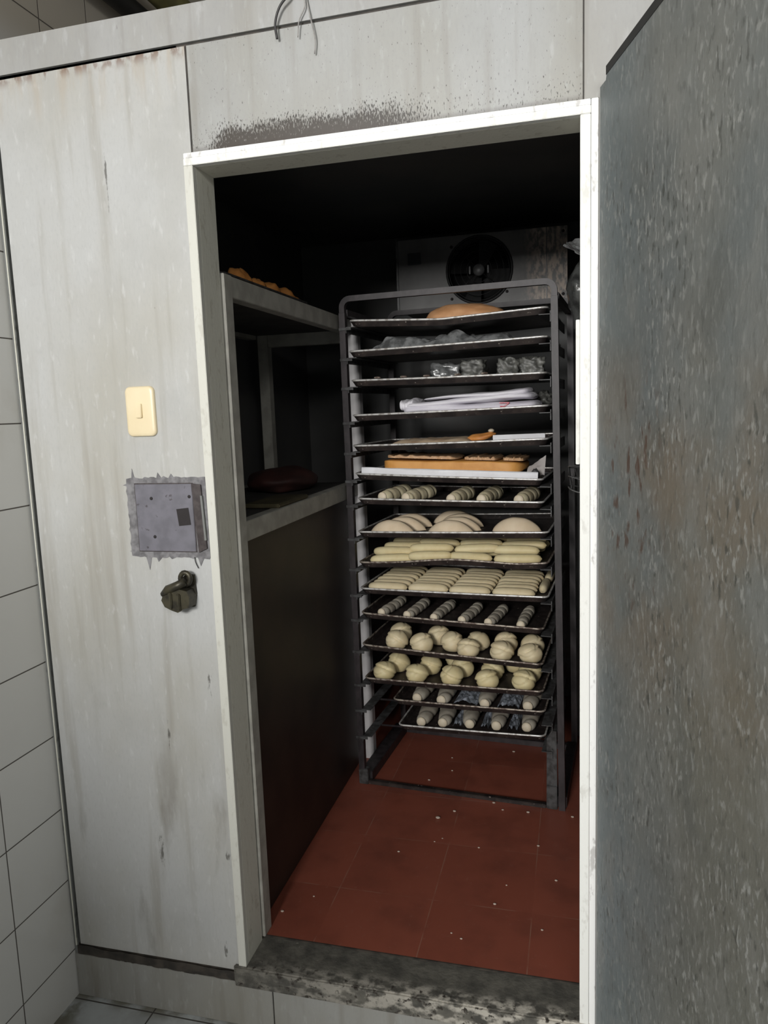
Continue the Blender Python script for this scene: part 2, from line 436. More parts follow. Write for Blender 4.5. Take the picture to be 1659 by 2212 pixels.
# ------------------------------------------------------------------ mesh helpers
class MB:
    """collects shapes and links them as one mesh object"""

    def __init__(self):
        self.v, self.f, self.sm = [], [], []

    def add(self, verts, faces, smooth=False, mat=None):
        o = len(self.v)
        self.v += [tuple(mat @ Vector(p)) if mat else tuple(p) for p in verts]
        self.f += [tuple(i + o for i in f) for f in faces]
        self.sm += [smooth] * len(faces)
        return self

    def box(self, a, b, mat=None, bev=0.0):
        (x0, y0, z0), (x1, y1, z1) = a, b
        if bev <= 0:
            vs = [(x0, y0, z0), (x1, y0, z0), (x1, y1, z0), (x0, y1, z0), (x0, y0, z1), (x1, y0, z1), (x1, y1, z1), (x0, y1, z1)]
            fs = [(3, 2, 1, 0), (4, 5, 6, 7), (0, 1, 5, 4), (1, 2, 6, 5), (2, 3, 7, 6), (3, 0, 4, 7)]
            return self.add(vs, fs, False, mat)
        bm = bmesh.new()
        bmesh.ops.create_cube(bm, size=1)
        for q in bm.verts:
            q.co = Vector((x0 + (q.co.x + .5) * (x1 - x0), y0 + (q.co.y + .5) * (y1 - y0), z0 + (q.co.z + .5) * (z1 - z0)))
        bmesh.ops.bevel(bm, geom=list(bm.edges), offset=bev, segments=2, affect='EDGES', clamp_overlap=True)
        return self.bm(bm, mat)

    def bm(self, bm, mat=None, smooth=False):
        bm.verts.index_update()
        vs = [tuple(q.co) for q in bm.verts]
        fs = [tuple(q.index for q in f.verts) for f in bm.faces]
        bm.free()
        return self.add(vs, fs, smooth, mat)

    def prism(self, poly, y0, y1, mat=None):
        """polygon in XZ extruded along Y"""
        k = len(poly)
        vs = [(x, y0, z) for x, z in poly] + [(x, y1, z) for x, z in poly]
        fs = [tuple(range(k)), tuple(range(2 * k - 1, k - 1, -1))]
        fs += [(i, i + k, (i + 1) % k + k, (i + 1) % k) for i in range(k)]
        return self.add(vs, fs, False, mat)

    def tube(self, pts, r, n=10, closed=False, cap=True, mat=None, twist=0.0):
        pts = [Vector(p) for p in pts]
        rs = r if isinstance(r, (list, tuple)) else [r] * len(pts)
        N = len(pts)
        vs, fs = [], []
        up = None
        for i, p in enumerate(pts):
            a = pts[(i - 1) % N] if (closed or i > 0) else p
            b = pts[(i + 1) % N] if (closed or i < N - 1) else p
            t = (b - a).normalized()
            if up is None:
                up = Vector((0, 0, 1)) if abs(t.z) < 0.9 else Vector((0, 1, 0))
            s = t.cross(up)
            if s.length < 1e-6:
                s = t.cross(Vector((1, 0, 0)))
            s.normalize()
            up = s.cross(t).normalized()
            for k in range(n):
                an = 2 * math.pi * k / n + twist
                vs.append(p + s * (math.cos(an) * rs[i]) + up * (math.sin(an) * rs[i]))
        for i in range(N if closed else N - 1):
            i2 = (i + 1) % N
            for k in range(n):
                k2 = (k + 1) % n
                fs.append((i * n + k, i * n + k2, i2 * n + k2, i2 * n + k))
        if cap and not closed:
            fs.append(tuple(range(n - 1, -1, -1)))
            fs.append(tuple((N - 1) * n + k for k in range(n)))
        return self.add(vs, fs, n > 5, mat)

    def lathe(self, prof, n=28, mat=None, smooth=True):
        """(radius, height) profile turned about Z"""
        vs, fs = [], []
        for (r, h) in prof:
            for k in range(n):
                an = 2 * math.pi * k / n
                vs.append((r * math.cos(an), r * math.sin(an), h))
        for i in range(len(prof) - 1):
            for k in range(n):
                k2 = (k + 1) % n
                fs.append((i * n + k, i * n + k2, (i + 1) * n + k2, (i + 1) * n + k))
        fs.append(tuple(range(n - 1, -1, -1)))
        fs.append(tuple((len(prof) - 1) * n + k for k in range(n)))
        return self.add(vs, fs, smooth, mat)

    def surf(self, fn, nu, nv, wrap_u=False, smooth=True, mat=None):
        vs = [fn(i / nu, j / nv) for j in range(nv + 1) for i in range(nu if wrap_u else nu + 1)]
        w = nu if wrap_u else nu + 1
        fs = []
        for j in range(nv):
            for i in range(nu):
                i2 = (i + 1) % w
                fs.append((j * w + i, j * w + i2, (j + 1) * w + i2, (j + 1) * w + i))
        return self.add(vs, fs, smooth, mat)

    def mesh(self, name, mat):
        me = bpy.data.meshes.new(name)
        me.from_pydata(self.v, [], self.f)
        me.polygons.foreach_set('use_smooth', self.sm)
        me.materials.append(M[mat])
        bm = bmesh.new()
        bm.from_mesh(me)
        bmesh.ops.remove_doubles(bm, verts=bm.verts, dist=1e-6)
        bmesh.ops.recalc_face_normals(bm, faces=bm.faces)
        bm.to_mesh(me)
        bm.free()
        return me

    def build(self, name, mat, parent=None):
        return link(name, self.mesh(name, mat), parent)


def link(name, me, parent=None):
    o = bpy.data.objects.new(name, me)
    COL.objects.link(o)
    if parent:
        o.parent = parent
    return o


def tag(o, label=None, cat=None, group=None, kind=None):
    if label:
        o['label'] = label
    if cat:
        o['category'] = cat
    if group:
        o['group'] = group
    if kind:
        o['kind'] = kind
    return o


def empty(name, mat, label, cat, group=None):
    o = bpy.data.objects.new(name, None)
    o.empty_display_size = 0.05
    COL.objects.link(o)
    o.matrix_world = mat if isinstance(mat, Matrix) else Matrix.Translation(Vector(mat))
    return tag(o, label, cat, group)


def struct(o, label=None):
    return tag(o, label, None, None, 'structure')


def B(a, b, bev=0.0):
    return MB().box(a, b, None, bev)


def nz(p, s=1.0, k=0.0):
    return mnoise.noise(Vector(p) * s + Vector((k, k * 1.7, -k)))


# ------------------------------------------------------------------ the setting
FZ = -0.17           # kitchen floor level
H = 1.95             # lintel height above the sill
W = 0.826            # opening width
struct(B((-0.70, -4.6, FZ - 0.05), (2.6, 0.0, FZ)).build('floor_kitchen', 'kitchen_tiles'), 'grey tiled kitchen floor in front of the cold room')
struct(B((-0.62, -4.6, FZ - 0.05), (-0.515, 2.6, 3.0)).build('wall_left', 'wall_tiles'), 'white square tiled wall left of the cold room')
struct(B((-0.515, -2.5, FZ), (0.02, -2.4, 1.55)).build('added_shade_wall', 'wall_tiles'), 'unseen low wall added to shade the lower left panel')  # unseen blocker added behind the camera, shades the lower left front
struct(B((-0.62, 2.5, 2.28), (2.6, 2.6, 3.0)).build('wall_back', 'ceiling_paint'), 'dim wall above and behind the cold room')
struct(B((-0.62, -0.4, 3.0), (2.6, 2.6, 3.06)).build('ceiling', 'ceiling_paint'), 'dim ceiling over the cold room')

# cold-room front: dark core with thin painted sheets on it
core = MB()
core.box((-0.498, 0.004, -0.018), (-0.024, 0.095, 2.272))
core.box((0.862, 0.004, -0.018), (1.75, 0.095, 2.272))
core.box((-0.498, 0.004, 1.978), (1.75, 0.095, 2.272))
wf = struct(core.build('wall_front', 'core_dark'), 'painted sheet front of the walk-in cold room')
p = MB().prism([(-0.497, -0.018), (-0.0225, -0.018), (-0.0225, 1.972), (-0.003, 1.977), (-0.003, 2.196), (-0.497, 2.192)], 0.0, 0.006)
p.build('side_panel', 'paint_side', wf)
MB().prism([(0.002, 1.978), (0.8305, 1.978), (0.8305, 2.198), (0.002, 2.196)], 0.0, 0.006).build('header_panel', 'paint_header', wf)
MB().prism([(0.8335, 1.978), (0.861, 1.978), (0.861, -0.1), (1.75, -0.1), (1.75, 2.198), (0.8335, 2.198)], 0.0, 0.006).build('hinge_panel', 'paint_fascia', wf)
MB().prism([(-0.497, 2.2), (1.75, 2.206), (1.75, 2.276), (-0.497, 2.276)], -0.004, 0.006).build('fascia_panel', 'paint_fascia', wf)

# door frame: two jambs and lintel
b = MB().box((-0.0215, -0.005, -0.015), (0.0, 0.012, H), None, 0.001)
o = b.build('trim_1', 'trim_left')
struct(o, 'white left jamb edge of the cold-room doorway')
B((-0.03, 0.0122, -0.002), (0.0, 0.095, H)).build('reveal', 'trim_cream', o)
b = MB().box((-0.0215, -0.005, H + 0.0005), (W + 0.02, 0.012, H + 0.0155), None, 0.001)
o = struct(b.build('trim_2', 'trim_white'), 'white lintel edge over the cold-room doorway')
B((-0.03, 0.0122, H + 0.0003), (W + 0.02, 0.095, H + 0.025)).build('reveal', 'trim_cream', o)
MB().box((-0.0215, -0.003, H + 0.016), (W + 0.0195, 0.010, H + 0.0275), None, 0.001).build('flaked_strip', 'trim_flaked', o)
b = MB().box((W, -0.005, -0.03), (W + 0.0197, 0.095, H), None, 0.001)
o = struct(b.build('trim_3', 'trim_white'), 'white right jamb of the cold-room doorway')
MB().box((W + 0.0205, -0.003, -0.03), (W + 0.034, 0.012, H + 0.0275), None, 0.001).build('flaked_strip', 'trim_flaked', o)
# strike bar standing proud of the inner edge of the right jamb
MB().box((W - 0.0085, 0.082, 1.27), (W - 0.0002, 0.096, 1.575), None, 0.001).build('strike_bar', 'trim_white', o)

# corner strip between tiles and cold room
b = MB().box((-0.5148, -0.004, FZ), (-0.503, 0.02, 2.27), None, 0.001)
o = struct(b.build('trim_5', 'edge_grey'), 'grimy grey corner strip between tiles and cold room')
MB().box((-0.5075, -0.0065, -0.02), (-0.505, -0.003, 2.0)).build('bead', 'trim_cream', o)

# threshold, kick tiles, floor of the cold room
o = struct(MB().box((-0.035, -0.010, -0.058), (W + 0.036, 0.112, 0.0), None, 0.004).build('trim_4', 'sill_concrete'), 'worn concrete threshold with flaking paint')
tg = bpy.data.objects['trim_4']
B((-0.03, 0.1085, -0.02), (W + 0.03, 0.1124, 0.0036)).build('grout_line', 'core_dark', tg)
kick = MB()
for (x0, x1) in ((-0.5135, 0.0675), (0.0705, 0.6705), (0.6735, 1.2735)):
    kick.box((x0, -0.006, FZ), (x1, 0.0, -0.046), None, 0.001)
kk = struct(kick.build('baseboard_front', 'paint_kick'), 'grey tile baseboard under the cold-room front')
B((-0.512, 0.001, FZ), (1.75, 0.09, -0.0185)).build('backing', 'core_dark', kk)
grim = MB().surf(lambda a, c: (-0.505 + a * 1.36, -0.0045 - 0.005 * abs(nz((a * 30, c, 1))), -0.046 + c * 0.026 + 0.004 * nz((a * 22, c * 3, 5))), 120, 3)
grim.build('grime_line', 'core_dark', kk)
struct(B((-0.5, 0.1125, FZ), (0.98, 1.99, 0.003)).build('floor_cold_room', 'red_tiles'), 'red tiled floor of the cold room')
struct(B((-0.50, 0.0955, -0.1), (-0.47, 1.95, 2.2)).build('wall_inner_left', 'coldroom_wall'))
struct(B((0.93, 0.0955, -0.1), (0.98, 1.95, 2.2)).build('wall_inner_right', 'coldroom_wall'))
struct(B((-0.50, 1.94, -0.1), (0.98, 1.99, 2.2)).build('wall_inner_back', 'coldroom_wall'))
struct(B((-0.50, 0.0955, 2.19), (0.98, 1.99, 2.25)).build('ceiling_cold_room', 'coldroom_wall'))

# the open door
dm = Matrix.Translation((0.862, -0.020, 0)) @ Matrix.Rotation(math.radians(-72.8), 4, 'Z')
prof = [(0.0, -0.02), (0.90, -0.02), (0.90, 2.000), (0.036, 2.000), (0.031, 1.988), (0.0, 1.988)]
dr = MB().prism(prof, 0.002, 0.06).build('door_1', 'edge_grey')
dr.matrix_world = dm
struct(dr, 'dark grey scratched steel door of the cold room standing open')
MB().prism([(x, z) for x, z in prof], 0.0, 0.003).build('door_skin', 'door_steel', dr)
MB().prism([(0.034, 1.996), (0.90, 1.998), (0.90, 2.017), (0.034, 2.011)], -0.001, 0.05).build('gasket', 'gasket', dr)

# ------------------------------------------------------------------ overhead pipes and loose wires
t = MB().tube([(-0.46, -0.3, 2.585), (-0.46, 0.45, 2.60), (-0.46, 1.3, 2.62), (-0.46, 2.45, 2.63)], 0.030, 16)
tag(t.build('hose', 'pipe_black'), 'black hose running along the tiled wall above the cold room', 'hose')
t = MB().tube([(-0.39, -0.2, 2.66), (-0.39, 0.6, 2.665), (-0.39, 1.4, 2.67), (-0.39, 2.45, 2.675)], 0.042, 16)
tag(t.build('pipe', 'pipe_yellow'), 'dull yellow pipe beside the black hose above the cold room', 'pipe')


def spline(pts, k=6):
    pts = [Vector(p) for p in pts]
    out = []
    for i in range(len(pts) - 1):
        p0, p1, p2, p3 = pts[max(i - 1, 0)], pts[i], pts[i + 1], pts[min(i + 2, len(pts) - 1)]
        for s in range(k):
            u = s / k
            out.append(0.5 * ((2 * p1) + (p2 - p0) * u + (2 * p0 - 5 * p1 + 4 * p2 - p3) * u * u + (3 * p1 - p0 - 3 * p2 + p3) * u ** 3))
    return out + [pts[-1]]


wires = (
    ([(0.217, -0.012, 2.172), (0.216, -0.016, 2.20), (0.229, -0.02, 2.228), (0.252, -0.02, 2.248), (0.28, 0.01, 2.285), (0.30, 0.10, 2.279)], 0.0026, 'wire_black', 'thick black wire end curling over the top edge of the cold room'),
    ([(0.262, -0.010, 2.170), (0.267, -0.012, 2.20), (0.281, -0.012, 2.226), (0.278, -0.008, 2.26), (0.275, 0.02, 2.281), (0.29, 0.10, 2.278)], 0.0014, 'wire_grey', 'thin pale wire end hanging just right of the black wire'),
    ([(0.296, -0.008, 2.134), (0.299, -0.010, 2.163), (0.291, -0.012, 2.206), (0.285, -0.009, 2.24), (0.283, 0.0, 2.28), (0.31, 0.10, 2.277)], 0.0014, 'wire_grey', 'longest thin wire end, hanging furthest down the header panel'),
)
for pts, r, mt, lab in wires:
    tag(MB().tube(spline(pts), r, 8).build('loose_wire', mt), lab, 'wire', 'wire ends above the doorway')

# ------------------------------------------------------------------ fittings on the left panel
sw = empty('light_switch', (-0.1765, -0.0002, 1.418), 'cream plastic light switch on the pale left panel', 'light switch')


def plate_mesh(w, h, r, prof, k=6):
    vs, n_ = [], 4 * (k + 1)
    for ins, y in prof:
        for cx_, cz_, a0 in ((w / 2 - r, h / 2 - r, 0), (-w / 2 + r, h / 2 - r, 1), (-w / 2 + r, -h / 2 + r, 2), (w / 2 - r, -h / 2 + r, 3)):
            for i in range(k + 1):
                a = (a0 + i / k) * math.pi / 2
                x, z = cx_ + r * math.cos(a), cz_ + r * math.sin(a)
                vs.append((x * (1 - 2 * ins / w), y, z * (1 - 2 * ins / h)))
    fs = [(j * n_ + i, j * n_ + (i + 1) % n_, (j + 1) * n_ + (i + 1) % n_, (j + 1) * n_ + i) for j in range(len(prof) - 1) for i in range(n_)]
    fs.append(tuple(range((len(prof) - 1) * n_, len(prof) * n_)))
    return MB().add(vs, fs, True)


plate_mesh(0.076, 0.117, 0.013, ((0, 0.0), (0, -0.0045), (0.0012, -0.0070), (0.0035, -0.0085), (0.008, -0.0093), (0.018, -0.0098))).build('plate', 'ivory_plastic', sw)
MB().box((-0.0085, -0.0155, -0.016), (0.0075, -0.008, 0.017), Matrix.Rotation(math.radians(-5), 4, 'X'), 0.0012).build('rocker', 'ivory_plastic', sw)

random.seed(4)
lk = empty('lock_plate', (-0.122, -0.0002, 1.163), 'lilac grey steel lock plate with dark slot beside the left jamb', 'lock plate')
MB().box((-0.088, -0.0045, -0.080), (0.064, -0.0005, 0.082), None, 0.001).build('plate', 'lilac_steel', lk)
MB().box((-0.0905, -0.0022, -0.0825), (0.066, -0.0004, 0.0845), None, 0.0005).build('grimy_edge', 'strike_brown', lk)
sm = []
for i in range(96):
    a = 2 * math.pi * i / 96
    ca, sa = math.cos(a), math.sin(a)
    k = 1 / max(abs(ca) / 0.108, abs(sa) / 0.097)
    k *= 1 + 0.05 * nz((ca * 9, sa * 9, 2)) + (0.14 * random.random() if random.random() < 0.12 else 0)
    sm.append((min(ca * k - 0.004, 0.0985), sa * k + 0.001))
smear = MB().prism(sm, -0.0014, 0.0)
for tri in ([(-0.099, 0.08), (-0.094, 0.120), (-0.085, 0.08)], [(-0.076, -0.085), (-0.066, -0.128), (-0.056, -0.085)], [(-0.122, 0.080), (-0.095, 0.090), (-0.095, 0.074)], [(-0.118, -0.082), (-0.09, -0.076), (-0.09, -0.088)], [(0.062, -0.085), (0.072, -0.116), (0.088, -0.085)]):
    smear.prism(tri, -0.0012, 0.0)
smear.build('sealant_smear', 'sealant', lk)
MB().box((0.022, -0.0052, -0.021), (0.054, -0.0046, 0.020), Matrix.Rotation(math.radians(-6), 4, 'Y')).build('slot', 'slot_black', lk)
MB().prism([(0.064, 0.083), (0.088, 0.080), (0.094, -0.072), (0.072, -0.082)], -0.0065, -0.0005).build('strike_strip', 'strike_brown', lk)
MB().prism([(0.086, 0.055), (0.091, 0.054), (0.095, -0.052), (0.090, -0.052)], -0.0085, -0.0005).build('strike_lip', 'edge_grey', lk)
for (sx, sz) in ((-0.045, 0.048), (-0.043, -0.045), (0.056, 0.052)):
    MB().lathe([(0.004, 0.0), (0.004, 0.001), (0.002, 0.0014)], 10, Matrix.Translation((sx, -0.0045, sz)) @ Matrix.Rotation(math.pi / 2, 4, 'X')).build('rivet_hole', 'slot_black', lk)
MB().tube(spline([(0.058, -0.003, -0.094), (0.060, -0.004, -0.106), (0.066, -0.003, -0.121)]), 0.0011, 6).build('wire_tail', 'wire_black', lk)

la = empty('door_latch', (-0.102, -0.0002, 0.99), 'dark tarnished brass latch keeper below the lock plate', 'latch')
rx = Matrix.Rotation(math.pi / 2, 4, 'X')
MB().prism([(-0.022, -0.046), (0.030, -0.042), (0.037, -0.01), (0.034, 0.036), (0.014, 0.038), (-0.02, 0.012)], -0.006, 0.0).build('base_plate', 'old_brass', la)
body = MB()
body.prism([(-0.038, -0.020), (-0.030, -0.036), (-0.012, -0.044), (0.004, -0.049), (0.012, -0.045), (0.018, -0.040), (0.034, -0.036), (0.037, -0.012), (0.030, 0.004), (0.012, 0.008), (-0.014, 0.004), (-0.032, -0.006)], -0.040, -0.006)
body.box((-0.018, -0.045, -0.040), (-0.008, -0.039, 0.000), None, 0.002)
body.box((0.004, -0.046, -0.044), (0.014, -0.039, -0.002), None, 0.002)
body.build('keeper_body', 'old_brass', la)
MB().tube([(-0.036, -0.030, -0.008), (-0.020, -0.036, 0.006), (0.006, -0.036, 0.016), (0.024, -0.032, 0.026)], [0.009, 0.011, 0.011, 0.010], 10).build('arm', 'old_brass', la)
MB().tube([(0.021 + 0.013 * math.cos(k * math.pi / 8), -0.024, 0.031 + 0.015 * math.sin(k * math.pi / 8)) for k in range(16)], 0.006, 8, True).build('eye_ring', 'old_brass', la)

# ------------------------------------------------------------------ shelf unit on the left inside
su = empty('shelf_unit', (0, 0, 0.003), 'grey painted two-tier shelf unit just inside the doorway on the left', 'shelf')


def spart(name, a, b, mt='shelf_paint', bev=0.0015):
    z = 0.003
    return MB().box((a[0], a[1], a[2] - z), (b[0], b[1], b[2] - z), None, bev).build(name, mt, su)


spart('post', (-0.034, 0.103, 0.003), (0.006, 0.146, 1.738))
spart('post', (-0.015, 1.15, 0.003), (0.026, 1.19, 1.735), 'post_paint')
spart('post', (-0.42, 0.103, 0.003), (-0.38, 0.146, 1.738))
spart('post', (-0.379, 1.15, 0.003), (-0.338, 1.19, 1.735))
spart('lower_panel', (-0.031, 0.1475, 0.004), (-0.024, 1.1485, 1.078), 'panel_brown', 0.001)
for z0, z1 in ((1.686, 1.737), (1.080, 1.132)):
    spart('beam', (-0.032, 0.147, z0), (0.004, 1.149, z1))
    spart('beam', (-0.418, 0.147, z0), (-0.382, 1.149, z1))
    spart('cross_beam', (-0.337, 1.152, z0 - 0.03), (-0.016, 1.188, z1 - 0.032))
    spart('cross_beam', (-0.379, 0.105, z0), (-0.035, 0.143, z1))
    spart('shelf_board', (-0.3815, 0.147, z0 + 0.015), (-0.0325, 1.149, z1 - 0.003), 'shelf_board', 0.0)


# ------------------------------------------------------------------ dough shapes
def ball_verts(nu, nv, fn):
    """closed blob: fn(direction) -> point"""
    def g(a, c):
        th, ph = 2 * math.pi * a, math.pi * (c * 0.998 + 0.001)
        return fn(Vector((math.sin(ph) * math.cos(th), math.sin(ph) * math.sin(th), math.cos(ph))))
    return MB().surf(g, nu, nv, True)


def bun_mesh(seed, mt='dough_cream'):
    rnd = random.Random(seed)
    ang = rnd.uniform(0.25, 0.75)
    nrm = Vector((math.sin(ang) * 0.8 * rnd.choice((1, 1, -1)), 0.35 + rnd.uniform(-0.2, 0.2), math.cos(ang) * 0.8)).normalized()
    off = rnd.uniform(0.12, 0.34)
    n2 = Vector((math.cos(ang + 0.7), 0.2, -0.5)).normalized()

    def fn(d):
        s = d.dot(nrm) - off + 0.10 * d.x * d.x
        k = 1 + 0.05 * nz(d, 1.6, seed)
        k += 0.05 * math.tanh(s / 0.05) - 0.17 * math.exp(-(s / 0.05) ** 2)
        s2 = d.dot(n2) + 0.55
        k -= 0.09 * math.exp(-(s2 / 0.06) ** 2)
        p = Vector((d.x * 0.043, d.y * 0.043, d.z * 0.037)) * k
        p.z = max(p.z, -0.026)
        return (p.x, p.y, p.z + 0.026)
    return ball_verts(44, 30, fn).mesh('bun', mt)


def stick_mesh(seed, L=0.150, r=0.020, mt='dough_cream'):
    rnd = random.Random(seed)
    bend = rnd.uniform(-0.006, 0.006)

    def fn(a, c):
        t = c * 2 - 1
        th = 2 * math.pi * a
        e = max(0.0, 1 - abs(t) ** 5) ** 0.5
        rr = r * e * (1 + 0.07 * nz((t * 2.2, seed, 0), 1.0, seed)) + 1e-5
        x = t * L / 2
        y = rr * 1.05 * math.cos(th) + bend * (1 - t * t)
        z = rr * 0.92 * math.sin(th)
        z = max(z, -r * 0.62) + r * 0.62
        return (x, y, z)
    return MB().surf(fn, 20, 26, True).mesh('dough_stick', mt)


def loaf_mesh(seed, L=0.172, w=0.041, h=0.050, mt='dough_pink'):
    def fn(a, c):
        t = c * 2 - 1
        th = 2 * math.pi * a
        e = max(0.0, 1 - abs(t) ** 2.1) ** 0.72 + 1e-4
        k = 1 + 0.05 * nz((t * 2, math.cos(th), math.sin(th)), 1.2, seed)
        sl = 1 - 0.09 * math.exp(-((math.cos(th) - 0.12) / 0.09) ** 2) * (math.sin(th) > 0)
        y = w * e * k * math.cos(th)
        z = h * e * k * math.sin(th) * sl
        return (t * L / 2, y, max(z, 0.0))
    return MB().surf(fn, 30, 30, True).mesh('oval_loaf', mt)


def spiral_mesh(seed, L=0.20, r0=0.019, r1=0.019, turns=4.5, flat=1.0, mt='dough_floured', amp=0.16):
    def fn(a, c):
        t = c
        th = 2 * math.pi * a
        e = max(0.0, 1 - abs(2 * t - 1) ** 7) ** 0.5
        r = (r0 + (r1 - r0) * t) * e + 1e-5
        ph = turns * 2 * math.pi * t + th + seed
        r *= 1 - amp * (0.5 + 0.5 * math.cos(ph)) ** 5
        z = max(r * math.sin(th), -0.75 * (r0 + (r1 - r0) * t)) + 0.75 * (r0 + (r1 - r0) * t)
        return (r * flat * math.cos(th) + 0.004 * math.sin(3 * t + seed), t * L, z)
    return MB().surf(fn, 24, 60, True).mesh('spiral_roll', mt)


def tip_mesh(r, name='dough_tip'):
    def fn(d):
        return (d.x * r * 0.82, d.y * 0.009, max(d.z * r * 0.82, -r * 0.7) + r * 0.75)
    return ball_verts(16, 10, fn).mesh(name, 'dough_tip')


# ------------------------------------------------------------------ the rack
RY = math.atan2(-0.053, 0.70)
LF = Vector((0.05, 0.959, 0.003))
RM = Matrix.Translation(LF) @ Matrix.Rotation(RY, 4, 'Z')
UD = (RM.to_3x3() @ Vector((1, 0, 0))).normalized()
ND = (RM.to_3x3() @ Vector((0, 1, 0))).normalized()
rk = empty('baking_rack', RM, 'tall dark brown steel bakery rack loaded with baking trays', 'rack')
RD = 0.47
Q = math.pi / 4
for name, u0, u1, d in (('upright', -0.014, -0.019, 0.0), ('upright', 0.7235, 0.7035, 0.0), ('upright', 0.004, 0.0, RD), ('upright', 0.728, 0.712, RD)):
    MB().tube([(u0, d, 0.0), (u1, d, 1.735)], 0.0155, 4, twist=Q).build(name, 'rack_paint', rk)
for d in (0.0, RD):
    a, c = (-0.019, 0.7035) if d == 0 else (0.0, 0.712)
    pts = [(a, d, 1.7355)]
    pts += [(a + 0.03 - 0.03 * math.cos(k * Q / 3), d, 1.752 + 0.03 * math.sin(k * Q / 3)) for k in range(7)]
    pts += [(c - 0.03 + 0.03 * math.sin(k * Q / 3), d, 1.752 + 0.03 * math.cos(k * Q / 3)) for k in range(7)]
    pts += [(c, d, 1.7355)]
    MB().tube(pts, 0.0135, 4, twist=Q).build('top_rail', 'rack_paint', rk)
for u in (-0.016, 0.706):
    MB().box((u - 0.010, 0.012, 1.728), (u + 0.010, RD - 0.012, 1.748)).build('side_rail', 'rack_paint', rk)
MB().box((-0.030, 0.012, 0.0), (0.018, RD - 0.012, 0.040), None, 0.002).build('base_rail', 'rack_paint', rk)
MB().box((0.700, 0.012, 0.0), (0.738, RD - 0.012, 0.040), None, 0.002).build('base_rail', 'rack_paint', rk)
MB().box((0.0, -0.010, 0.0), (0.669, 0.010, 0.014), None, 0.002).build('base_bar', 'pan_dark', rk)
MB().box((0.0, RD - 0.012, 0.0), (0.705, RD + 0.012, 0.022), None, 0.002).build('base_bar', 'rack_paint', rk)
MB().prism([(0.670, 0.0), (0.7075, 0.0), (0.705, 0.285), (0.688, 0.285), (0.672, 0.255)], -0.004, 0.003).build('foot_plate', 'rack_worn', rk)
MB().box((0.671, -0.010, 0.0), (0.7065, 0.006, 0.085), None, 0.002).build('foot_cap', 'rack_worn', rk)
MB().box((-0.026, -0.014, 0.0), (0.010, 0.012, 0.06), None, 0.002).build('foot_cap', 'rack_worn', rk)

# trays: (front rim height left, right; start u; width; push-back; rim; bend)
TR = [
    (1.711, 1.706, 0.006, 0.676, 0.0, 'rim_steel', 'kink'), (1.606, 1.615, 0.0, 0.682, 0.0, 'rim_steel', None),
    (1.506, 1.501, 0.004, 0.672, 0.0, 'rim_steel', None), (1.385, 1.396, 0.004, 0.678, 0.0, 'rim_steel', None),
    (1.278, 1.289, 0.0, 0.682, 0.0, 'rim_steel', None), (1.179, 1.155, 0.004, 0.660, 0.0, 'rim_steel', None),
    (1.090, 1.080, 0.010, 0.656, 0.0, 'rim_steel', None), (0.969, 0.980, 0.006, 0.676, 0.0, 'rim_steel', None),
    (0.857, 0.877, 0.006, 0.676, 0.0, 'rim_brown', 'bow'), (0.761, 0.760, 0.006, 0.674, 0.0, 'rim_steel', None),
    (0.669, 0.648, 0.006, 0.658, 0.0, 'rim_brown', None), (0.549, 0.523, 0.004, 0.656, 0.0, 'rim_brown', None),
    (0.421, 0.428, 0.010, 0.652, 0.0, 'rim_brown', None), (0.321, 0.331, 0.098, 0.562, 0.06, 'rim_brown', None),
    (0.216, 0.236, 0.112, 0.548, 0.07, 'rim_steel', None),
]
PAN_D, RIM_H = 0.445, 0.020
TF = []
for zl, zr, u0, wd, pb, rm, bd in TR:
    U = (UD * 0.67 + Vector((0, 0, zr - zl))).normalized()
    N = U.cross(ND).normalized()
    P0 = LF + UD * 0.006 - ND * 0.010 + Vector((0, 0, zl - RIM_H - 0.003))
    mt = Matrix((U, ND, N)).transposed().to_4x4()
    mt.translation = P0
    TF.append(mt)


def bend_fn(kind, wd):
    if kind == 'kink':
        return lambda u: -0.016 * max(0.0, 1 - abs(u / wd - 0.48) / (0.48 if u / wd < 0.48 else 0.52))
    if kind == 'bow':
        return lambda u: 0.011 * math.exp(-((u / wd - 0.50) / 0.2) ** 2) - 0.004 * math.exp(-((u / wd - 0.85) / 0.1) ** 2)
    return lambda u: -0.0015 * math.sin(math.pi * u / wd)


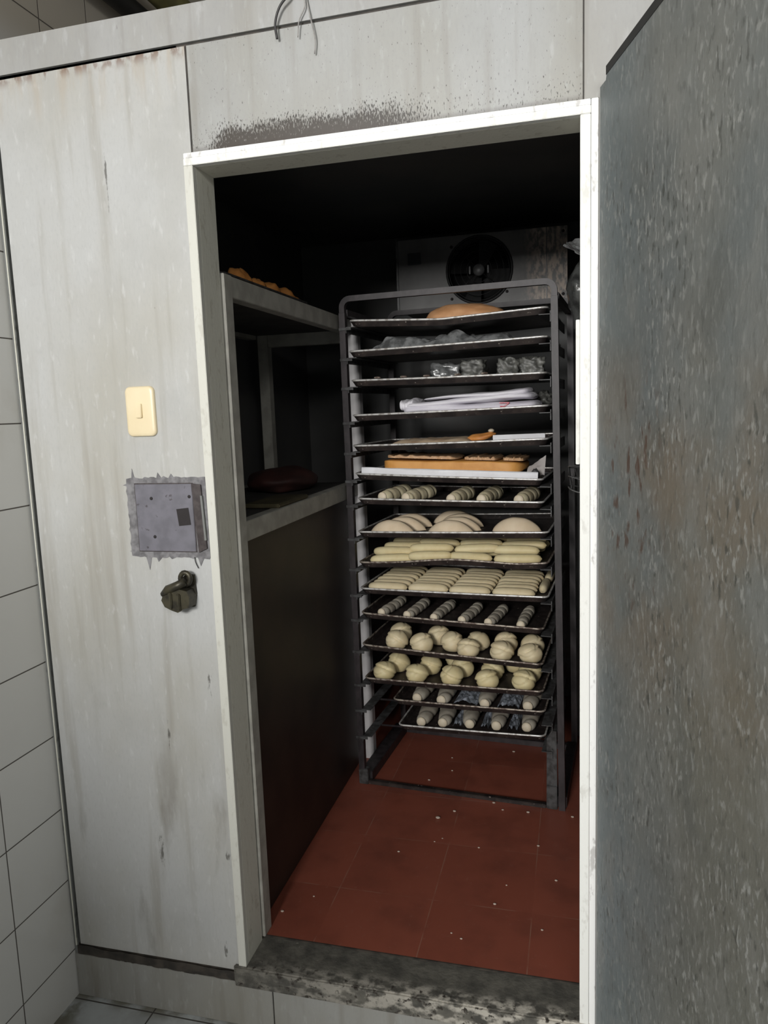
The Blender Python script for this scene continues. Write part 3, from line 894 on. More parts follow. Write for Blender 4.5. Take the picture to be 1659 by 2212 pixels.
def pan(wd, dp, kind):
    r, k = 0.020, 6
    bf = bend_fn(kind, wd)
    front = [(r - r * math.cos(i * math.pi / 2 / k), r - r * math.sin(i * math.pi / 2 / k)) for i in range(k + 1)]
    front += [(r + (wd - 2 * r) * i / 24, 0.0) for i in range(1, 24)]
    front += [(wd - r + r * math.sin(i * math.pi / 2 / k), r - r * math.cos(i * math.pi / 2 / k)) for i in range(k + 1)]
    F = len(front)
    outline = front + [(u, dp - d) for u, d in reversed(front)]
    n = len(outline)

    def ring(ins, z):
        out = []
        for u, d in outline:
            su_ = (wd - 2 * ins) / wd
            sd_ = (dp - 2 * ins) / dp
            uu, dd = ins + u * su_, ins + d * sd_
            out.append((uu, dd, z + bf(uu)))
        return out
    vs, fs = [], []
    for ins, z in ((0.010, 0.0), (0.0005, RIM_H - 0.002), (0.0, RIM_H), (0.003, RIM_H), (0.0125, 0.0025)):
        vs += ring(ins, z)
    for a in range(4):
        for i in range(n):
            j2 = (i + 1) % n
            fs.append((a * n + i, a * n + j2, (a + 1) * n + j2, (a + 1) * n + i))
    for base, flip in ((0, True), (4 * n, False)):
        for i in range(F - 1):
            q = (base + i, base + i + 1, base + n - 2 - i, base + n - 1 - i)
            fs.append(q[::-1] if flip else q)
    body_ = MB().add(vs, fs)
    rim_ = MB().tube(ring(0.0012, RIM_H), 0.0036, 8, True)
    return body_, rim_


TN = ['topmost tray', 'second tray from the top', 'third tray from the top', 'tray under the folded white cloth', 'tray with the orange carrot-like piece', 'tray lined with white paper', 'tray of five striped rolls', 'tray of plump oval loaves', 'tray of tumbled dough sticks', 'tray of neatly packed dough sticks', 'tray of six slim spiral rolls', 'upper tray of round buns', 'lower tray of round buns', 'upper one of the two short bottom trays', 'lowest tray']
TL = ['black baking tray bent down in the middle, topmost on the rack', 'black baking tray holding the crumpled plastic, second from the top', 'black baking tray holding wrapped blocks, third from the top', 'black baking tray under the folded white cloth', 'black baking tray carrying the small orange pastry piece',
      'black baking tray lined with white paper under orange cake', 'dark baking tray carrying five striped rolls', 'dark baking tray carrying plump oval loaves', 'dark bowed baking tray under tumbled dough sticks', 'dark baking tray under neatly packed dough sticks', 'dark baking tray carrying six slim spiral rolls',
      'dark baking tray under the upper layer of round buns', 'dark baking tray under the lower layer of round buns', 'short dark baking tray with floured cones, second from the bottom', 'short dark baking tray with floured cones, lowest on the rack']
for i, (zl, zr, u0, wd, pb, rm, bd) in enumerate(TR):
    b_, r2_ = pan(wd, PAN_D - pb * 0.5, bd)
    o = b_.build('baking_tray', 'pan_dark')
    o.matrix_world = TF[i] @ Matrix.Translation((u0 - 0.006, pb, 0))
    tag(o, TL[i], 'baking tray', 'baking trays on the rack')
    r2_.build('rim', rm, o)
    # angle-iron runners that carry this tray
    zL = zl - RIM_H - 0.003 + bend_fn(bd, wd)(0.0) - 0.0006
    zR = zr - RIM_H - 0.003 - 0.0006
    wl = 0.030
    rl = MB()
    sl = (zr - zl) / 0.67
    rl.add([(-0.006, -0.012, zL - 0.0035), (wl, -0.012, zL - 0.0035 + sl * wl), (wl, 0.46, zL - 0.0035 + sl * wl), (-0.006, 0.46, zL - 0.0035),
            (-0.006, -0.012, zL - 0.0008), (wl, -0.012, zL - 0.0008 + sl * wl), (wl, 0.46, zL - 0.0008 + sl * wl), (-0.006, 0.46, zL - 0.0008)],
           [(3, 2, 1, 0), (4, 5, 6, 7), (0, 1, 5, 4), (1, 2, 6, 5), (2, 3, 7, 6), (3, 0, 4, 7)])
    rl.box((-0.0062, -0.012, zL - 0.022), (-0.0032, 0.46, zL - 0.0008))
    rl.box((-0.030, -0.0155, zL - 0.012), (wl * 0.5, -0.012, zL - 0.003))
    rl.build('runner', 'rack_worn', rk)
    if i >= 13:
        for d0 in (0.105, 0.405):
            q0, q1 = (0.004, zL - 0.0010), (0.668, zL - 0.0010 + sl * 0.664)
            MB().tube([(q0[0], d0, q0[1] - 0.0045), (q1[0], d0, q1[1] - 0.0045)], 0.004, 8).build('support_bar', 'rack_paint', rk)
    rl = MB().add([(0.655, -0.012, zR - 0.0035 - sl * 0.02), (0.693, -0.012, zR - 0.0035 + sl * 0.017), (0.693, 0.46, zR - 0.0035 + sl * 0.017), (0.655, 0.46, zR - 0.0035 - sl * 0.02),
                   (0.655, -0.012, zR - 0.0008 - sl * 0.02), (0.693, -0.012, zR - 0.0008 + sl * 0.017), (0.693, 0.46, zR - 0.0008 + sl * 0.017), (0.655, 0.46, zR - 0.0008 - sl * 0.02)],
                  [(3, 2, 1, 0), (4, 5, 6, 7), (0, 1, 5, 4), (1, 2, 6, 5), (2, 3, 7, 6), (3, 0, 4, 7)])
    rl.box((0.690, -0.012, zR - 0.026), (0.693, 0.46, zR + 0.008))
    rl.build('runner', 'rack_worn', rk)

FLOOR_T = 0.0048      # pan floor thickness above the tray frame


def on_tray(o, t, u, d, rot=0.0, h=0.0, s=(1, 1, 1), tilt=0.0):
    kind, wd, u0 = TR[t - 1][6], TR[t - 1][3], TR[t - 1][2]
    dz = bend_fn(kind, wd)(u + 0.006 - u0)
    o.matrix_world = TF[t - 1] @ Matrix.Translation((u, d, FLOOR_T + h + dz)) @ Matrix.Rotation(rot, 4, 'Z') @ Matrix.Rotation(tilt, 4, 'Y') @ Matrix.Diagonal((*s, 1))
    return o


ORD = ['front', 'second', 'third', 'fourth', 'fifth', 'sixth', 'seventh', 'eighth']
COLN = ['leftmost', 'second from left', 'third from left', 'fourth from left', 'fifth from left', 'rightmost']

# ---- tray 12 and 13: round buns
buns12 = [bun_mesh(10 + k) for k in range(4)]
buns13 = [bun_mesh(30 + k, 'dough_yellow') for k in range(4)]
rnd = random.Random(5)
F12 = [(0.115, 0.055), (0.215, 0.050), (0.316, 0.100), (0.386, 0.050), (0.503, 0.058), (0.604, 0.070)]
K12 = [(0.105, 0.150), (0.252, 0.158), (0.402, 0.140), (0.505, 0.152), (0.600, 0.166)]
F13 = [(0.064, 0.056), (0.190, 0.056), (0.322, 0.056), (0.455, 0.048), (0.582, 0.056)]
K13 = [(0.090, 0.152), (0.218, 0.150), (0.344, 0.150), (0.455, 0.140), (0.592, 0.148), (0.295, 0.245), (0.525, 0.235)]
POS12 = ['far left', 'second from left', 'third from left', 'fourth from left', 'fifth from left', 'far right']
for k, (u, d) in enumerate(F12):
    on_tray(tag(link('round_bun', buns12[k % 4]), f'round dough bun in front row of upper bun tray, {POS12[k]}', 'bun', 'round buns'), 12, u, d, rnd.uniform(-0.5, 0.5), 0, (1.0, 1.0, rnd.uniform(0.96, 1.06)))
P5 = ['far left', 'second from left', 'middle', 'second from right', 'far right']
for k, (u, d) in enumerate(K12):
    on_tray(tag(link('round_bun', buns12[(k + 2) % 4]), f'round dough bun in back row of upper bun tray, {P5[k]}', 'bun', 'round buns'), 12, u, d, rnd.uniform(-0.5, 0.5), 0, (1.0, 1.0, rnd.uniform(0.98, 1.1)))
for k, (u, d) in enumerate(F13):
    on_tray(tag(link('round_bun', buns13[k % 4]), f'round dough bun in front row of lower bun tray, {P5[k]}', 'bun', 'round buns'), 13, u, d, rnd.uniform(-0.5, 0.5), 0, (1.0, 1.0, rnd.uniform(0.96, 1.06)))
for k, (u, d) in enumerate(K13):
    lab = f'round dough bun in second row of lower bun tray, {P5[k]}' if k < 5 else f'round dough bun peeking out behind second row of lower bun tray, {"left of centre" if k == 5 else "right of centre"}'
    on_tray(tag(link('round_bun', buns13[(k + 1) % 4]), lab, 'bun', 'round buns'), 13, u, d, rnd.uniform(-0.5, 0.5), 0, (1.0, 1.0, rnd.uniform(0.98, 1.08)))

# ---- tray 11: six slim spiral rolls
S11 = [((0.068, 0.030), (0.092, 0.252)), ((0.166, 0.030), (0.192, 0.245)), ((0.267, 0.028), (0.294, 0.251)), ((0.369, 0.028), (0.394, 0.269)), ((0.463, 0.028), (0.498, 0.277)), ((0.576, 0.030), (0.590, 0.282))]
rolls = [spiral_mesh(k * 1.3, 0.215, 0.0185, 0.0205, 5.0, amp=0.26) for k in range(3)]
tipm = tip_mesh(0.0185)
for k, ((a, b2), (c2, d2)) in enumerate(S11):
    o = on_tray(tag(link('spiral_roll', rolls[k % 3]), f'slim floured spiral roll under the packed dough sticks, {COLN[k]} of six', 'pastry', 'spiral rolls in one row'), 11, a, b2, -math.atan2(c2 - a, d2 - b2))
    tp = link('dough_tip', tipm, o)
    tp.location = (0, 0.004, 0)

# ---- tray 7: striped rolls
S7 = [((0.080, 0.050), (0.125, 0.240)), ((0.172, 0.040), (0.235, 0.26)), ((0.338, 0.036), (0.372, 0.26)), ((0.444, 0.040), (0.475, 0.25)), ((0.572, 0.040), (0.606, 0.26))]
rolls7 = [spiral_mesh(k * 2.1 + 0.4, 0.20, 0.023, 0.029, 4.2, amp=0.18, mt='dough_striped') for k in range(2)]
tip7 = tip_mesh(0.022)
for k, ((a, b2), (c2, d2)) in enumerate(S7):
    o = on_tray(tag(link('striped_roll', rolls7[k % 2]), f'striped dough roll above the oval loaves, {P5[k] if k != 2 else "middle"} of five', 'pastry', 'striped rolls in one row'), 7, a, b2, -math.atan2(c2 - a, d2 - b2))
    tp = link('dough_tip', tip7, o)
    tp.location = (0, 0.004, 0)

# ---- trays 14, 15: floured cones on plastic sheet
cones = [spiral_mesh(k * 1.7, 0.165, 0.021, 0.033, 2.2, 1.15, amp=0.18, mt='dough_floured') for k in range(3)]
tipc = tip_mesh(0.0225)
C15 = [(0.186, 0.108, 0.02), (0.268, 0.115, 0.02), (0.370, 0.122, 0.08), (0.470, 0.124, 0.05), (0.580, 0.130, -0.05)]
C14 = [(0.178, 0.088, -0.02), (0.272, 0.086, -0.04), (0.435, 0.086, -0.02), (0.590, 0.092, -0.02)]
P4 = ['far left', 'second from left', 'third from left', 'far right']
for t, lst, pos, nm in ((14, C14, P4, 'second lowest tray'), (15, C15, P5, 'lowest tray')):
    for k, (u, d, rt) in enumerate(lst):
        o = on_tray(tag(link('dough_cone', cones[k % 3]), f'floured dough cone on the {nm}, {pos[k]} of its row', 'pastry', 'floured cones on the bottom trays'), t, u, d, rt)
        tp = link('dough_tip', tipc, o)
        tp.location = (0, 0.003, 0)


def film_strip(w, d, seed, lift=0.02):
    def fn(a, c):
        x, y = a * w, c * d
        e = min(1, 5 * a, 5 * (1 - a))
        z = lift * e * (0.35 + 0.8 * abs(nz((a * 3.2, c * 3.5, seed)))) + 0.006 * nz((a * 11, c * 11, seed))
        return (x, y, max(z, 0.0) + 0.0012)
    return MB().surf(fn, 26, 26, False, False)


for t, u, d, w, lab in ((14, 0.314, 0.10, 0.088, 'bluish plastic sheet between middle cones on the second lowest tray'), (14, 0.478, 0.10, 0.078, 'bluish plastic sheet left of the rightmost cone on the second lowest tray'),
                        (15, 0.303, 0.13, 0.032, 'narrow plastic sheet between second and third cones on the lowest tray'), (15, 0.408, 0.13, 0.030, 'narrow plastic sheet between third and fourth cones on the lowest tray'), (15, 0.508, 0.13, 0.038, 'crinkled plastic sheet left of the rightmost cone on the lowest tray')):
    o = film_strip(w, 0.17, t + u * 9, 0.028).build('plastic_sheet', 'film_blue')
    on_tray(tag(o, lab, 'plastic sheet', 'plastic sheets on the bottom trays'), t, u, d)

# ---- tray 10: neatly packed sticks in four columns
sticks = [stick_mesh(50 + k) for k in range(4)]
rnd = random.Random(11)
CX = [0.092, 0.245, 0.398, 0.549]
for c in range(4):
    for r in range(7):
        d = 0.050 + 0.0475 * r + rnd.uniform(-0.003, 0.003)
        o = tag(link('dough_stick', sticks[rnd.randrange(4)]), f'pale straight dough stick on the packed tray, {ORD[r]} row, {["leftmost", "second", "third", "rightmost"][c]} column', 'dough stick', 'packed dough sticks')
        on_tray(o, 10, CX[c] + rnd.uniform(-0.003, 0.003) + 0.0, d, rnd.uniform(-0.03, 0.03), 0.0, (1.0, 1.06, rnd.uniform(1.0, 1.12)))
for k, d in enumerate((0.175, 0.335)):
    o = tag(link('dough_stick', sticks[k]), f'pale dough stick lying crosswise at the right end of packed tray, {["nearer", "farther"][k]} one', 'dough stick', 'packed dough sticks')
    on_tray(o, 10, 0.6425, d, 1.57, 0.0, (0.95, 0.72, 1.0))

# ---- tray 9: tumbled sticks
sticks9 = [stick_mesh(70 + k, 0.172, 0.0185, 'dough_yellow') for k in range(4)]
rnd = random.Random(23)
ROW9 = ['front', 'second', 'third', 'fourth', 'fifth', 'sixth', 'hindmost']
C9 = [0.104, 0.257, 0.410, 0.562]
for c in range(4):
    for r in range(7):
        u = C9[c] + rnd.uniform(-0.010, 0.010) + (0.006 if c == 0 and r else -0.004 if c == 3 else 0)
        d = 0.046 + 0.051 * r + rnd.uniform(-0.004, 0.004)
        rot = rnd.uniform(-0.16, 0.16) - 0.06
        lift = (0.004, 0.0235)[r % 2] + (0.005 if c % 2 else 0.0)
        o = tag(link('dough_stick', sticks9[rnd.randrange(4)]), f'yellowish dough stick on the tumbled tray, {ROW9[r]} row, {["leftmost", "second", "third", "rightmost"][c]} column', 'dough stick', 'tumbled dough sticks')
        on_tray(o, 9, u, d, rot, lift, (0.965, 1.02, 1.12), rnd.uniform(-0.03, 0.03))

# ---- tray 8: oval loaves
loaves = [loaf_mesh(k) for k in range(3)]
L8 = [(0.110, 0.070, -0.05, 'front loaf of the left trio'), (0.132, 0.150, -0.10, 'middle loaf of the left trio'), (0.135, 0.235, -0.12, 'rear loaf of the left trio'),
      (0.328, 0.068, -0.03, 'front loaf of the middle trio'), (0.338, 0.148, -0.08, 'middle loaf of the middle trio'), (0.330, 0.232, -0.06, 'rear loaf of the middle trio'),
      (0.552, 0.125, 0.0, 'single loaf on the right'), (0.285, 0.315, 0.02, 'hindmost loaf between the two trios')]
for k, (u, d, rt, lab) in enumerate(L8):
    o = tag(link('oval_loaf', loaves[k % 3]), f'plump oval dough loaf under the striped rolls, {lab}', 'loaf', 'oval loaves on one tray')
    on_tray(o, 8, u, d, rt, 0.0, (1.0, 0.95, 1.0))

# ---- tray 6: paper and orange cake
pp = [(0.030, 0.145), (0.160, 0.155), (0.190, 0.160), (0.318, 0.140), (0.322, 0.150), (0.46, 0.145), (0.50, 0.150), (0.628, 0.155)]


def paper_front(a, c):
    u = 0.018 + a * 0.622
    if c < 0.4:
        return (u, 0.006 + 0.012 * (1 - c / 0.4) - 0.004, 0.004 + 0.0) if c == 0 else (u, 0.014 + 0.002 * nz((a * 9, 0, 0)), 0.001 + (c / 0.4) * (0.036 + 0.004 * nz((a * 5, 1, 0)) - 0.002 * (int(a * 4) % 2)))
    k = (c - 0.4) / 0.6
    return (u, 0.016 + k * 0.36, 0.038 - 0.034 * min(1, k * 8) + 0.001 * nz((a * 9, k * 9, 0)))


o = MB().surf(paper_front, 60, 20).build('paper_liner', 'paper_white')
on_tray(tag(o, 'white paper liner folded up along the tray front under orange cake', 'paper'), 6, 0.0, 0.004, 0, 0.0)


def cake(a, c):
    th = 2 * math.pi * a
    t = c * 2 - 1
    x = t * 0.262
    e = max(0.0, 1 - abs(t) ** 14) ** 0.5
    yy = 0.115 * e * max(-1, min(1, 1.35 * math.cos(th)))
    hh = 0.018 + 0.003 * nz((t * 4, yy * 20, 3))
    z = hh * e * max(-1, min(1, 1.5 * math.sin(th)))
    return (x, yy, z + 0.033 + 0.003 * math.sin(t * 3))


o = MB().surf(cake, 28, 50, True).build('orange_cake', 'cake_orange')
on_tray(tag(o, 'long flat orange sponge cake slab on white paper liner', 'cake'), 6, 0.325, 0.185, -0.02, 0.012)


def ragged(hw, sd):
    def fn(a, c):
        th = 2 * math.pi * a
        t = c * 2 - 1
        e = max(0.0, 1 - abs(t) ** 16) ** 0.5 + 1e-4
        sz_ = math.sin(th)
        up = (0.010 + 0.006 * nz((t * 6, sd, 0)) + 0.003 * nz((t * 25, sd, 4))) * e * max(0.0, min(1.0, 1.5 * sz_))
        return (t * hw * (1 + 0.03 * nz((0, math.cos(th) * 3, sd))), 0.085 * e * max(-1, min(1, 1.4 * math.cos(th))) + 0.004 * nz((t * 8, sd, 2)), up)
    return fn


for k, (u, hw, lab) in enumerate(((0.215, 0.135, 'left and longest'), (0.430, 0.062, 'middle'), (0.545, 0.038, 'right and shortest'))):
    o = MB().surf(ragged(hw, 3 + 5 * k), 28, 60, True).build('pastry_sheet', 'crust_pale')
    on_tray(tag(o, f'ragged tan pastry sheet lying on the orange cake, {lab}', 'pastry', 'tan pastry sheets'), 6, u, 0.175, 0, 0.0685)
o = MB().surf(lambda a, c: (a * 0.060, 0.03 * c + 0.01 * a, 0.018 + c * (0.022 + 0.045 * a) + 0.006 * nz((a * 5, c * 5, 4))), 16, 12).build('paper_sheet', 'paper_grey')
on_tray(tag(o, 'grey paper flap standing up at the right end of the cake', 'paper'), 6, 0.592, 0.09, 0, 0.002)
o = MB().surf(lambda a, c: (a * 0.075, 0.03 * c, 0.006 + c * (0.060 - 0.022 * a) + 0.005 * nz((a * 5, c * 5, 9))), 16, 12).build('paper_sheet', 'kraft_paper')
on_tray(tag(o, 'brown paper flap standing up at the left end of the cake', 'paper'), 6, 0.055, 0.325, 0, 0.016)
o = ball_verts(24, 16, lambda d: tuple(Vector((d.x * 0.014, d.y * 0.016, d.z * 0.021)) * (1 + 0.25 * nz(d, 2.2, 3)) + Vector((0, 0, 0.02)))).build('dark_lump', 'rack_worn')
on_tray(tag(o, 'small dark crumpled lump at the right end of the white liner', 'lump'), 6, 0.628, 0.045, 0, 0.006)

# ---- tray 5: flat pastry, orange piece, pale tray edge
o = MB().surf(lambda a, c: (a * 0.30, c * 0.2, 0.014 + 0.004 * nz((a * 8, c * 6, 1)) + 0.008 - 0.018 * max(abs(2 * c - 1) ** 6, abs(2 * a - 1) ** 10)), 50, 20).build('flat_pastry', 'pastry_pale')
on_tray(tag(o, 'flat pale pastry sheet left of the orange piece', 'pastry'), 5, 0.11, 0.06, 0, 0.004)


def carrot(d):
    k = 1 + 0.16 * nz(d, 2.0, 8)
    return (d.x * 0.050 * k, d.y * 0.035 * k, (max(d.z, -0.5) * 0.016 + 0.014 * max(0, d.x) ** 1.5) * k + 0.010)


o = ball_verts(30, 18, carrot).build('orange_pastry', 'crust_orange')
on_tray(tag(o, 'small bright orange pastry piece beside the pale flat pastry', 'pastry'), 5, 0.430, 0.135, 0.1, 0.012)
ball_verts(14, 10, lambda d: (0.036 + d.x * 0.011, d.y * 0.014, 0.034 + d.z * 0.007)).build('topping', 'dough_tip', o)
o = MB()
o.box((0.0, 0.0, 0.0), (0.178, 0.20, 0.004), None, 0.001)
o.box((0.0, 0.0, 0.004), (0.178, 0.004, 0.030), None, 0.001)
o = o.build('paper_tray', 'paper_white')
on_tray(tag(o, 'white shallow paper tray right of the orange pastry', 'paper tray'), 5, 0.478, 0.10, -0.02, 0.001)

# ---- tray 4: folded cloth and a plastic bag
def cloth_layer(x0, x1, z0, z1, t0, t1, hw, sd):
    def fn(a, c):
        th = 2 * math.pi * a
        t = c
        e = max(0.0, 1 - abs(2 * t - 1) ** 22) ** 0.5 + 1e-4
        cy_, sz_ = math.cos(th), math.sin(th)
        hgt = (t0 + (t1 - t0) * t) * (1 + 0.30 * nz((t * 5 + sd, cy_ * 1.3, 0.3 * sz_), 1.3, sd))
        y = hw * e * abs(cy_) ** 0.7 * (1 if cy_ > 0 else -1) + 0.006 * nz((t * 7, sd, 0))
        z = z0 + (z1 - z0) * t + 0.004 * math.sin(t * 5 + sd) + 0.5 * hgt * e * abs(sz_) ** 0.75 * (1 if sz_ > 0 else -1)
        return (x0 + (x1 - x0) * t + 0.004 * nz((0, cy_ * 3, sd)), y, z)
    return fn


cl = MB()
cl.surf(cloth_layer(0.000, 0.475, 0.021, 0.021, 0.036, 0.036, 0.100, 1), 48, 60, True)
cl.surf(cloth_layer(0.010, 0.462, 0.042, 0.049, 0.022, 0.028, 0.098, 4), 48, 60, True)
cl.surf(cloth_layer(0.075, 0.448, 0.054, 0.071, 0.008, 0.026, 0.094, 7), 48, 60, True)
cl.surf(cloth_layer(-0.006, 0.046, 0.040, 0.044, 0.044, 0.034, 0.086, 9), 32, 30, True)
o = cl.build('folded_cloth', 'cloth_white')
on_tray(tag(o, 'folded white cloth with faint purple stripes on the fourth tray', 'cloth'), 4, 0.168, 0.122, -0.01, 0.001)
pr = MB()
yy = -0.1045
pr.prism([(0.350, 0.034), (0.383, 0.033), (0.383, 0.029), (0.350, 0.030)], yy + 0.002, yy + 0.012)
pr.prism([(0.378, 0.029), (0.383, 0.029), (0.370, 0.019), (0.362, 0.019)], yy, yy + 0.012)
pr.prism([(0.352, 0.022), (0.370, 0.021), (0.368, 0.013), (0.356, 0.013)], yy, yy + 0.012)
pr.build('red_print', 'print_red', o)
o = ball_verts(40, 26, lambda d: tuple(Vector((d.x * 0.034, d.y * 0.05, max(d.z, -0.6) * 0.034)) * (1 + 0.30 * nz(d, 2.6, 6) + 0.12 * nz(d, 7, 2)) + Vector((0, 0, 0.030)))).build('plastic_bag', 'film_clear')
on_tray(tag(o, 'crumpled clear plastic bag tucked at the right end of the white cloth', 'plastic bag'), 4, 0.630, 0.27, 0.1, 0.003)

# ---- tray 3: wrapped blocks and dough bits on the rim
for k, (u, d, w, h, lab) in enumerate(((0.290, 0.24, 0.105, 0.062, 'leftmost and darkest'), (0.408, 0.14, 0.080, 0.064, 'second from left'), (0.532, 0.13, 0.070, 0.062, 'second from right'), (0.614, 0.09, 0.074, 0.060, 'rightmost, palest'))):
    def blk(dv, w=w, h=h, k=k):
        low = lambda p: (p[0], p[1], max(p[2], 0.0015))
        q = Vector([max(-1, min(1, c * 1.5)) for c in dv])
        return low(Vector((q.x * w / 2, q.y * 0.05, (q.z + 1) * h / 2)) + dv * 0.014 * nz(dv, 3.5, k * 4) + dv * 0.005 * nz(dv, 11, k) + Vector((0, 0, 0.004)))
    o = ball_verts(40, 26, blk).build('wrapped_block', 'film_clear' if k else 'film_dark')
    on_tray(tag(o, f'block wrapped in clear film under the crumpled plastic, {lab}', 'wrapped food', 'film-wrapped blocks'), 3, u, d, 0.05 * k, 0.003)
bit = ball_verts(14, 9, lambda d: tuple(Vector((d.x * 0.013, d.y * 0.006, d.z * 0.0035)) * (1 + 0.3 * nz(d, 2, 1)))).mesh('dough_bit', 'rim_brown')
for k, (u, lab) in enumerate(((0.095, 'leftmost, beside the front left corner'), (0.190, 'second from left'), (0.272, 'third from left'), (0.380, 'fourth from left'), (0.470, 'rightmost'))):
    o = tag(link('dough_bit', bit), f'dried dough bit stuck on the third tray rim, {lab}', 'dough bit', 'dried dough bits on a tray rim')
    on_tray(o, 3, u, 0.007, 0.1 * k, 0.0225)

# ---- tray 2: crumpled plastic film
def crumple(a, c):
    x, y = a * 0.640, c * 0.26
    e = min(1, 6 * a, 6 * (1 - a)) * min(1, 7 * c, 5 * (1 - c))
    hump = 0.034 + 0.012 * math.exp(-((a - 0.50) / 0.17) ** 2) + 0.012 * math.exp(-((a - 0.22) / 0.12) ** 2) + 0.022 * math.exp(-((a - 0.97) / 0.03) ** 2) - 0.012 * math.exp(-((a - 0.86) / 0.06) ** 2)
    z = e * hump * (0.85 + 0.9 * nz((a * 8, c * 5, 2))) + e * 0.010 * nz((a * 26, c * 16, 5)) + 0.003
    return (x, y + 0.01 * nz((a * 9, c * 9, 7)), max(z, 0.0016))


o = MB().surf(crumple, 110, 40, False, False).build('crumpled_plastic', 'film_dark')
on_tray(tag(o, 'long crumpled dark plastic film lying along the second tray', 'plastic film'), 2, 0.008, 0.02, 0, 0.0)

# ---- tray 1: flat tan loaf
def tanloaf(d):
    k = 1 + 0.05 * nz(d, 2.4, 3) + 0.02 * nz(d, 9, 3)
    w = math.copysign(abs(d.x) ** 0.85, d.x)
    return (w * 0.142 * k, d.y * 0.085 * k, max(d.z, -0.28) * 0.050 * k * (1 - 0.12 * d.x) + 0.0148)


o = ball_verts(48, 28, tanloaf).build('flat_loaf', 'crust_tan')
on_tray(tag(o, 'flat golden brown loaf on the topmost tray', 'loaf'), 1, 0.385, 0.13, 0.02, 0.008)

# ------------------------------------------------------------------ on the shelf unit
tr, rm2 = pan(0.30, 0.62, None)
o = tr.build('baking_tray', 'pan_dark')
o.matrix_world = Matrix.Translation((-0.338, 0.19, 1.7375))
tag(o, 'dark tray under orange pastries on the upper left shelf', 'baking tray', 'baking trays')
rm2.build('rim', 'rack_worn', o)


def pastf(d, k):
    p = Vector((d.x * 0.050, d.y * 0.070, max(d.z, -0.35) * 0.066)) * (1 + 0.16 * nz(d, 2.2, 3 + k) - 0.10 * math.exp(-((d.y + 0.3 * d.x) / 0.14) ** 2))
    return (p.x, p.y, max(p.z + 0.022, 0.0012))


past = [ball_verts(28, 18, lambda d, k=k: pastf(d, k)).mesh('shelf_pastry', 'crust_orange') for k in range(3)]
PS = ['nearest the doorway', 'second from the doorway', 'third from the doorway', 'fourth from the doorway', 'farthest from the doorway']
for k, (x, y, s) in enumerate(((-0.116, 0.445, 0.82), (-0.112, 0.560, 0.70), (-0.116, 0.662, 0.78), (-0.112, 0.764, 0.72), (-0.110, 0.846, 0.52))):
    o = tag(link('shelf_pastry', past[k % 3]), f'orange crusted pastry on the upper left shelf, {PS[k]}', 'pastry', 'orange pastries on the upper left shelf')
    o.matrix_world = Matrix.Translation((x, y, 1.7425)) @ Matrix.Rotation(0.4 * k, 4, 'Z') @ Matrix.Scale(s, 4)
o = ball_verts(36, 22, lambda d: tuple(Vector((d.x * 0.12, d.y * 0.15, max(d.z, -0.6) * 0.05)) * (1 + 0.14 * nz(d, 1.8, 2)) + Vector((0, 0, 0.034)))).build('sack', 'lump_red')
o.location = (-0.20, 0.90, 1.1295)
tag(o, 'dark reddish slumped sack at the back of the lower left shelf', 'sack')
o = MB().box((-0.11, 0.0, 0.0), (0.0, 0.24, 0.012), None, 0.003).build('flat_board', 'board_olive')
o.location = (-0.005, 0.39, 1.1323)
tag(o, 'thin olive board lying on the edge of the lower left shelf', 'board')

# ------------------------------------------------------------------ evaporator on the back wall
ev = empty('evaporator_unit', (0.092, 1.55, 1.812), 'grey evaporator unit with black round fan above the rack', 'evaporator')
EW, EH, ED = 0.692, 0.280, 0.385
fx, fz, fr = 0.344, 0.138, 0.130
# casing front with a round hole
cs = MB()
ring, outer = [], []
NS = 64
for i in range(NS):
    a = 2 * math.pi * i / NS
    ca, sa = math.cos(a), math.sin(a)
    ring.append((fx + fr * ca, 0.0, fz + fr * sa))
    kx = ((EW - fx) if ca > 0 else fx) / max(abs(ca), 1e-6)
    kz = ((EH - fz) if sa > 0 else fz) / max(abs(sa), 1e-6)
    k = min(kx, kz)
    outer.append((fx + k * ca, 0.0, fz + k * sa))
back = [(x, 0.09, z) for x, y, z in ring]
vs = ring + outer + back
fs = [(i, (i + 1) % NS, (i + 1) % NS + NS, i + NS) for i in range(NS)] + [(i, i + 2 * NS, (i + 1) % NS + 2 * NS, (i + 1) % NS) for i in range(NS)]
cs.add(vs, fs)
for cx_, cz_ in ((0, 0), (EW, 0), (EW, EH), (0, EH)):
    near = sorted(range(NS), key=lambda i: (outer[i][0] - cx_) ** 2 + (outer[i][2] - cz_) ** 2)[:2]
    cs.add([outer[near[0]], outer[near[1]], (cx_, 0.0, cz_)], [(0, 1, 2)])
cs.add([(0, 0, 0), (EW, 0, 0), (EW, ED, 0), (0, ED, 0), (0, 0, EH), (EW, 0, EH), (EW, ED, EH), (0, ED, EH)], [(3, 2, 1, 0), (4, 5, 6, 7), (1, 2, 6, 5), (2, 3, 7, 6), (3, 0, 4, 7)])
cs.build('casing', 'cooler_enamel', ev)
MB().tube([(fx + (fr + 0.002) * math.cos(2 * math.pi * k / 40), -0.004, fz + (fr + 0.002) * math.sin(2 * math.pi * k / 40)) for k in range(40)], 0.005, 8, True).build('fan_ring', 'fan_black', ev)
MB().lathe([(fr - 0.001, 0.0), (fr - 0.001, 0.004)], 40, Matrix.Translation((fx, 0.088, fz)) @ rx).build('fan_back', 'fan_black', ev)
fan = MB()
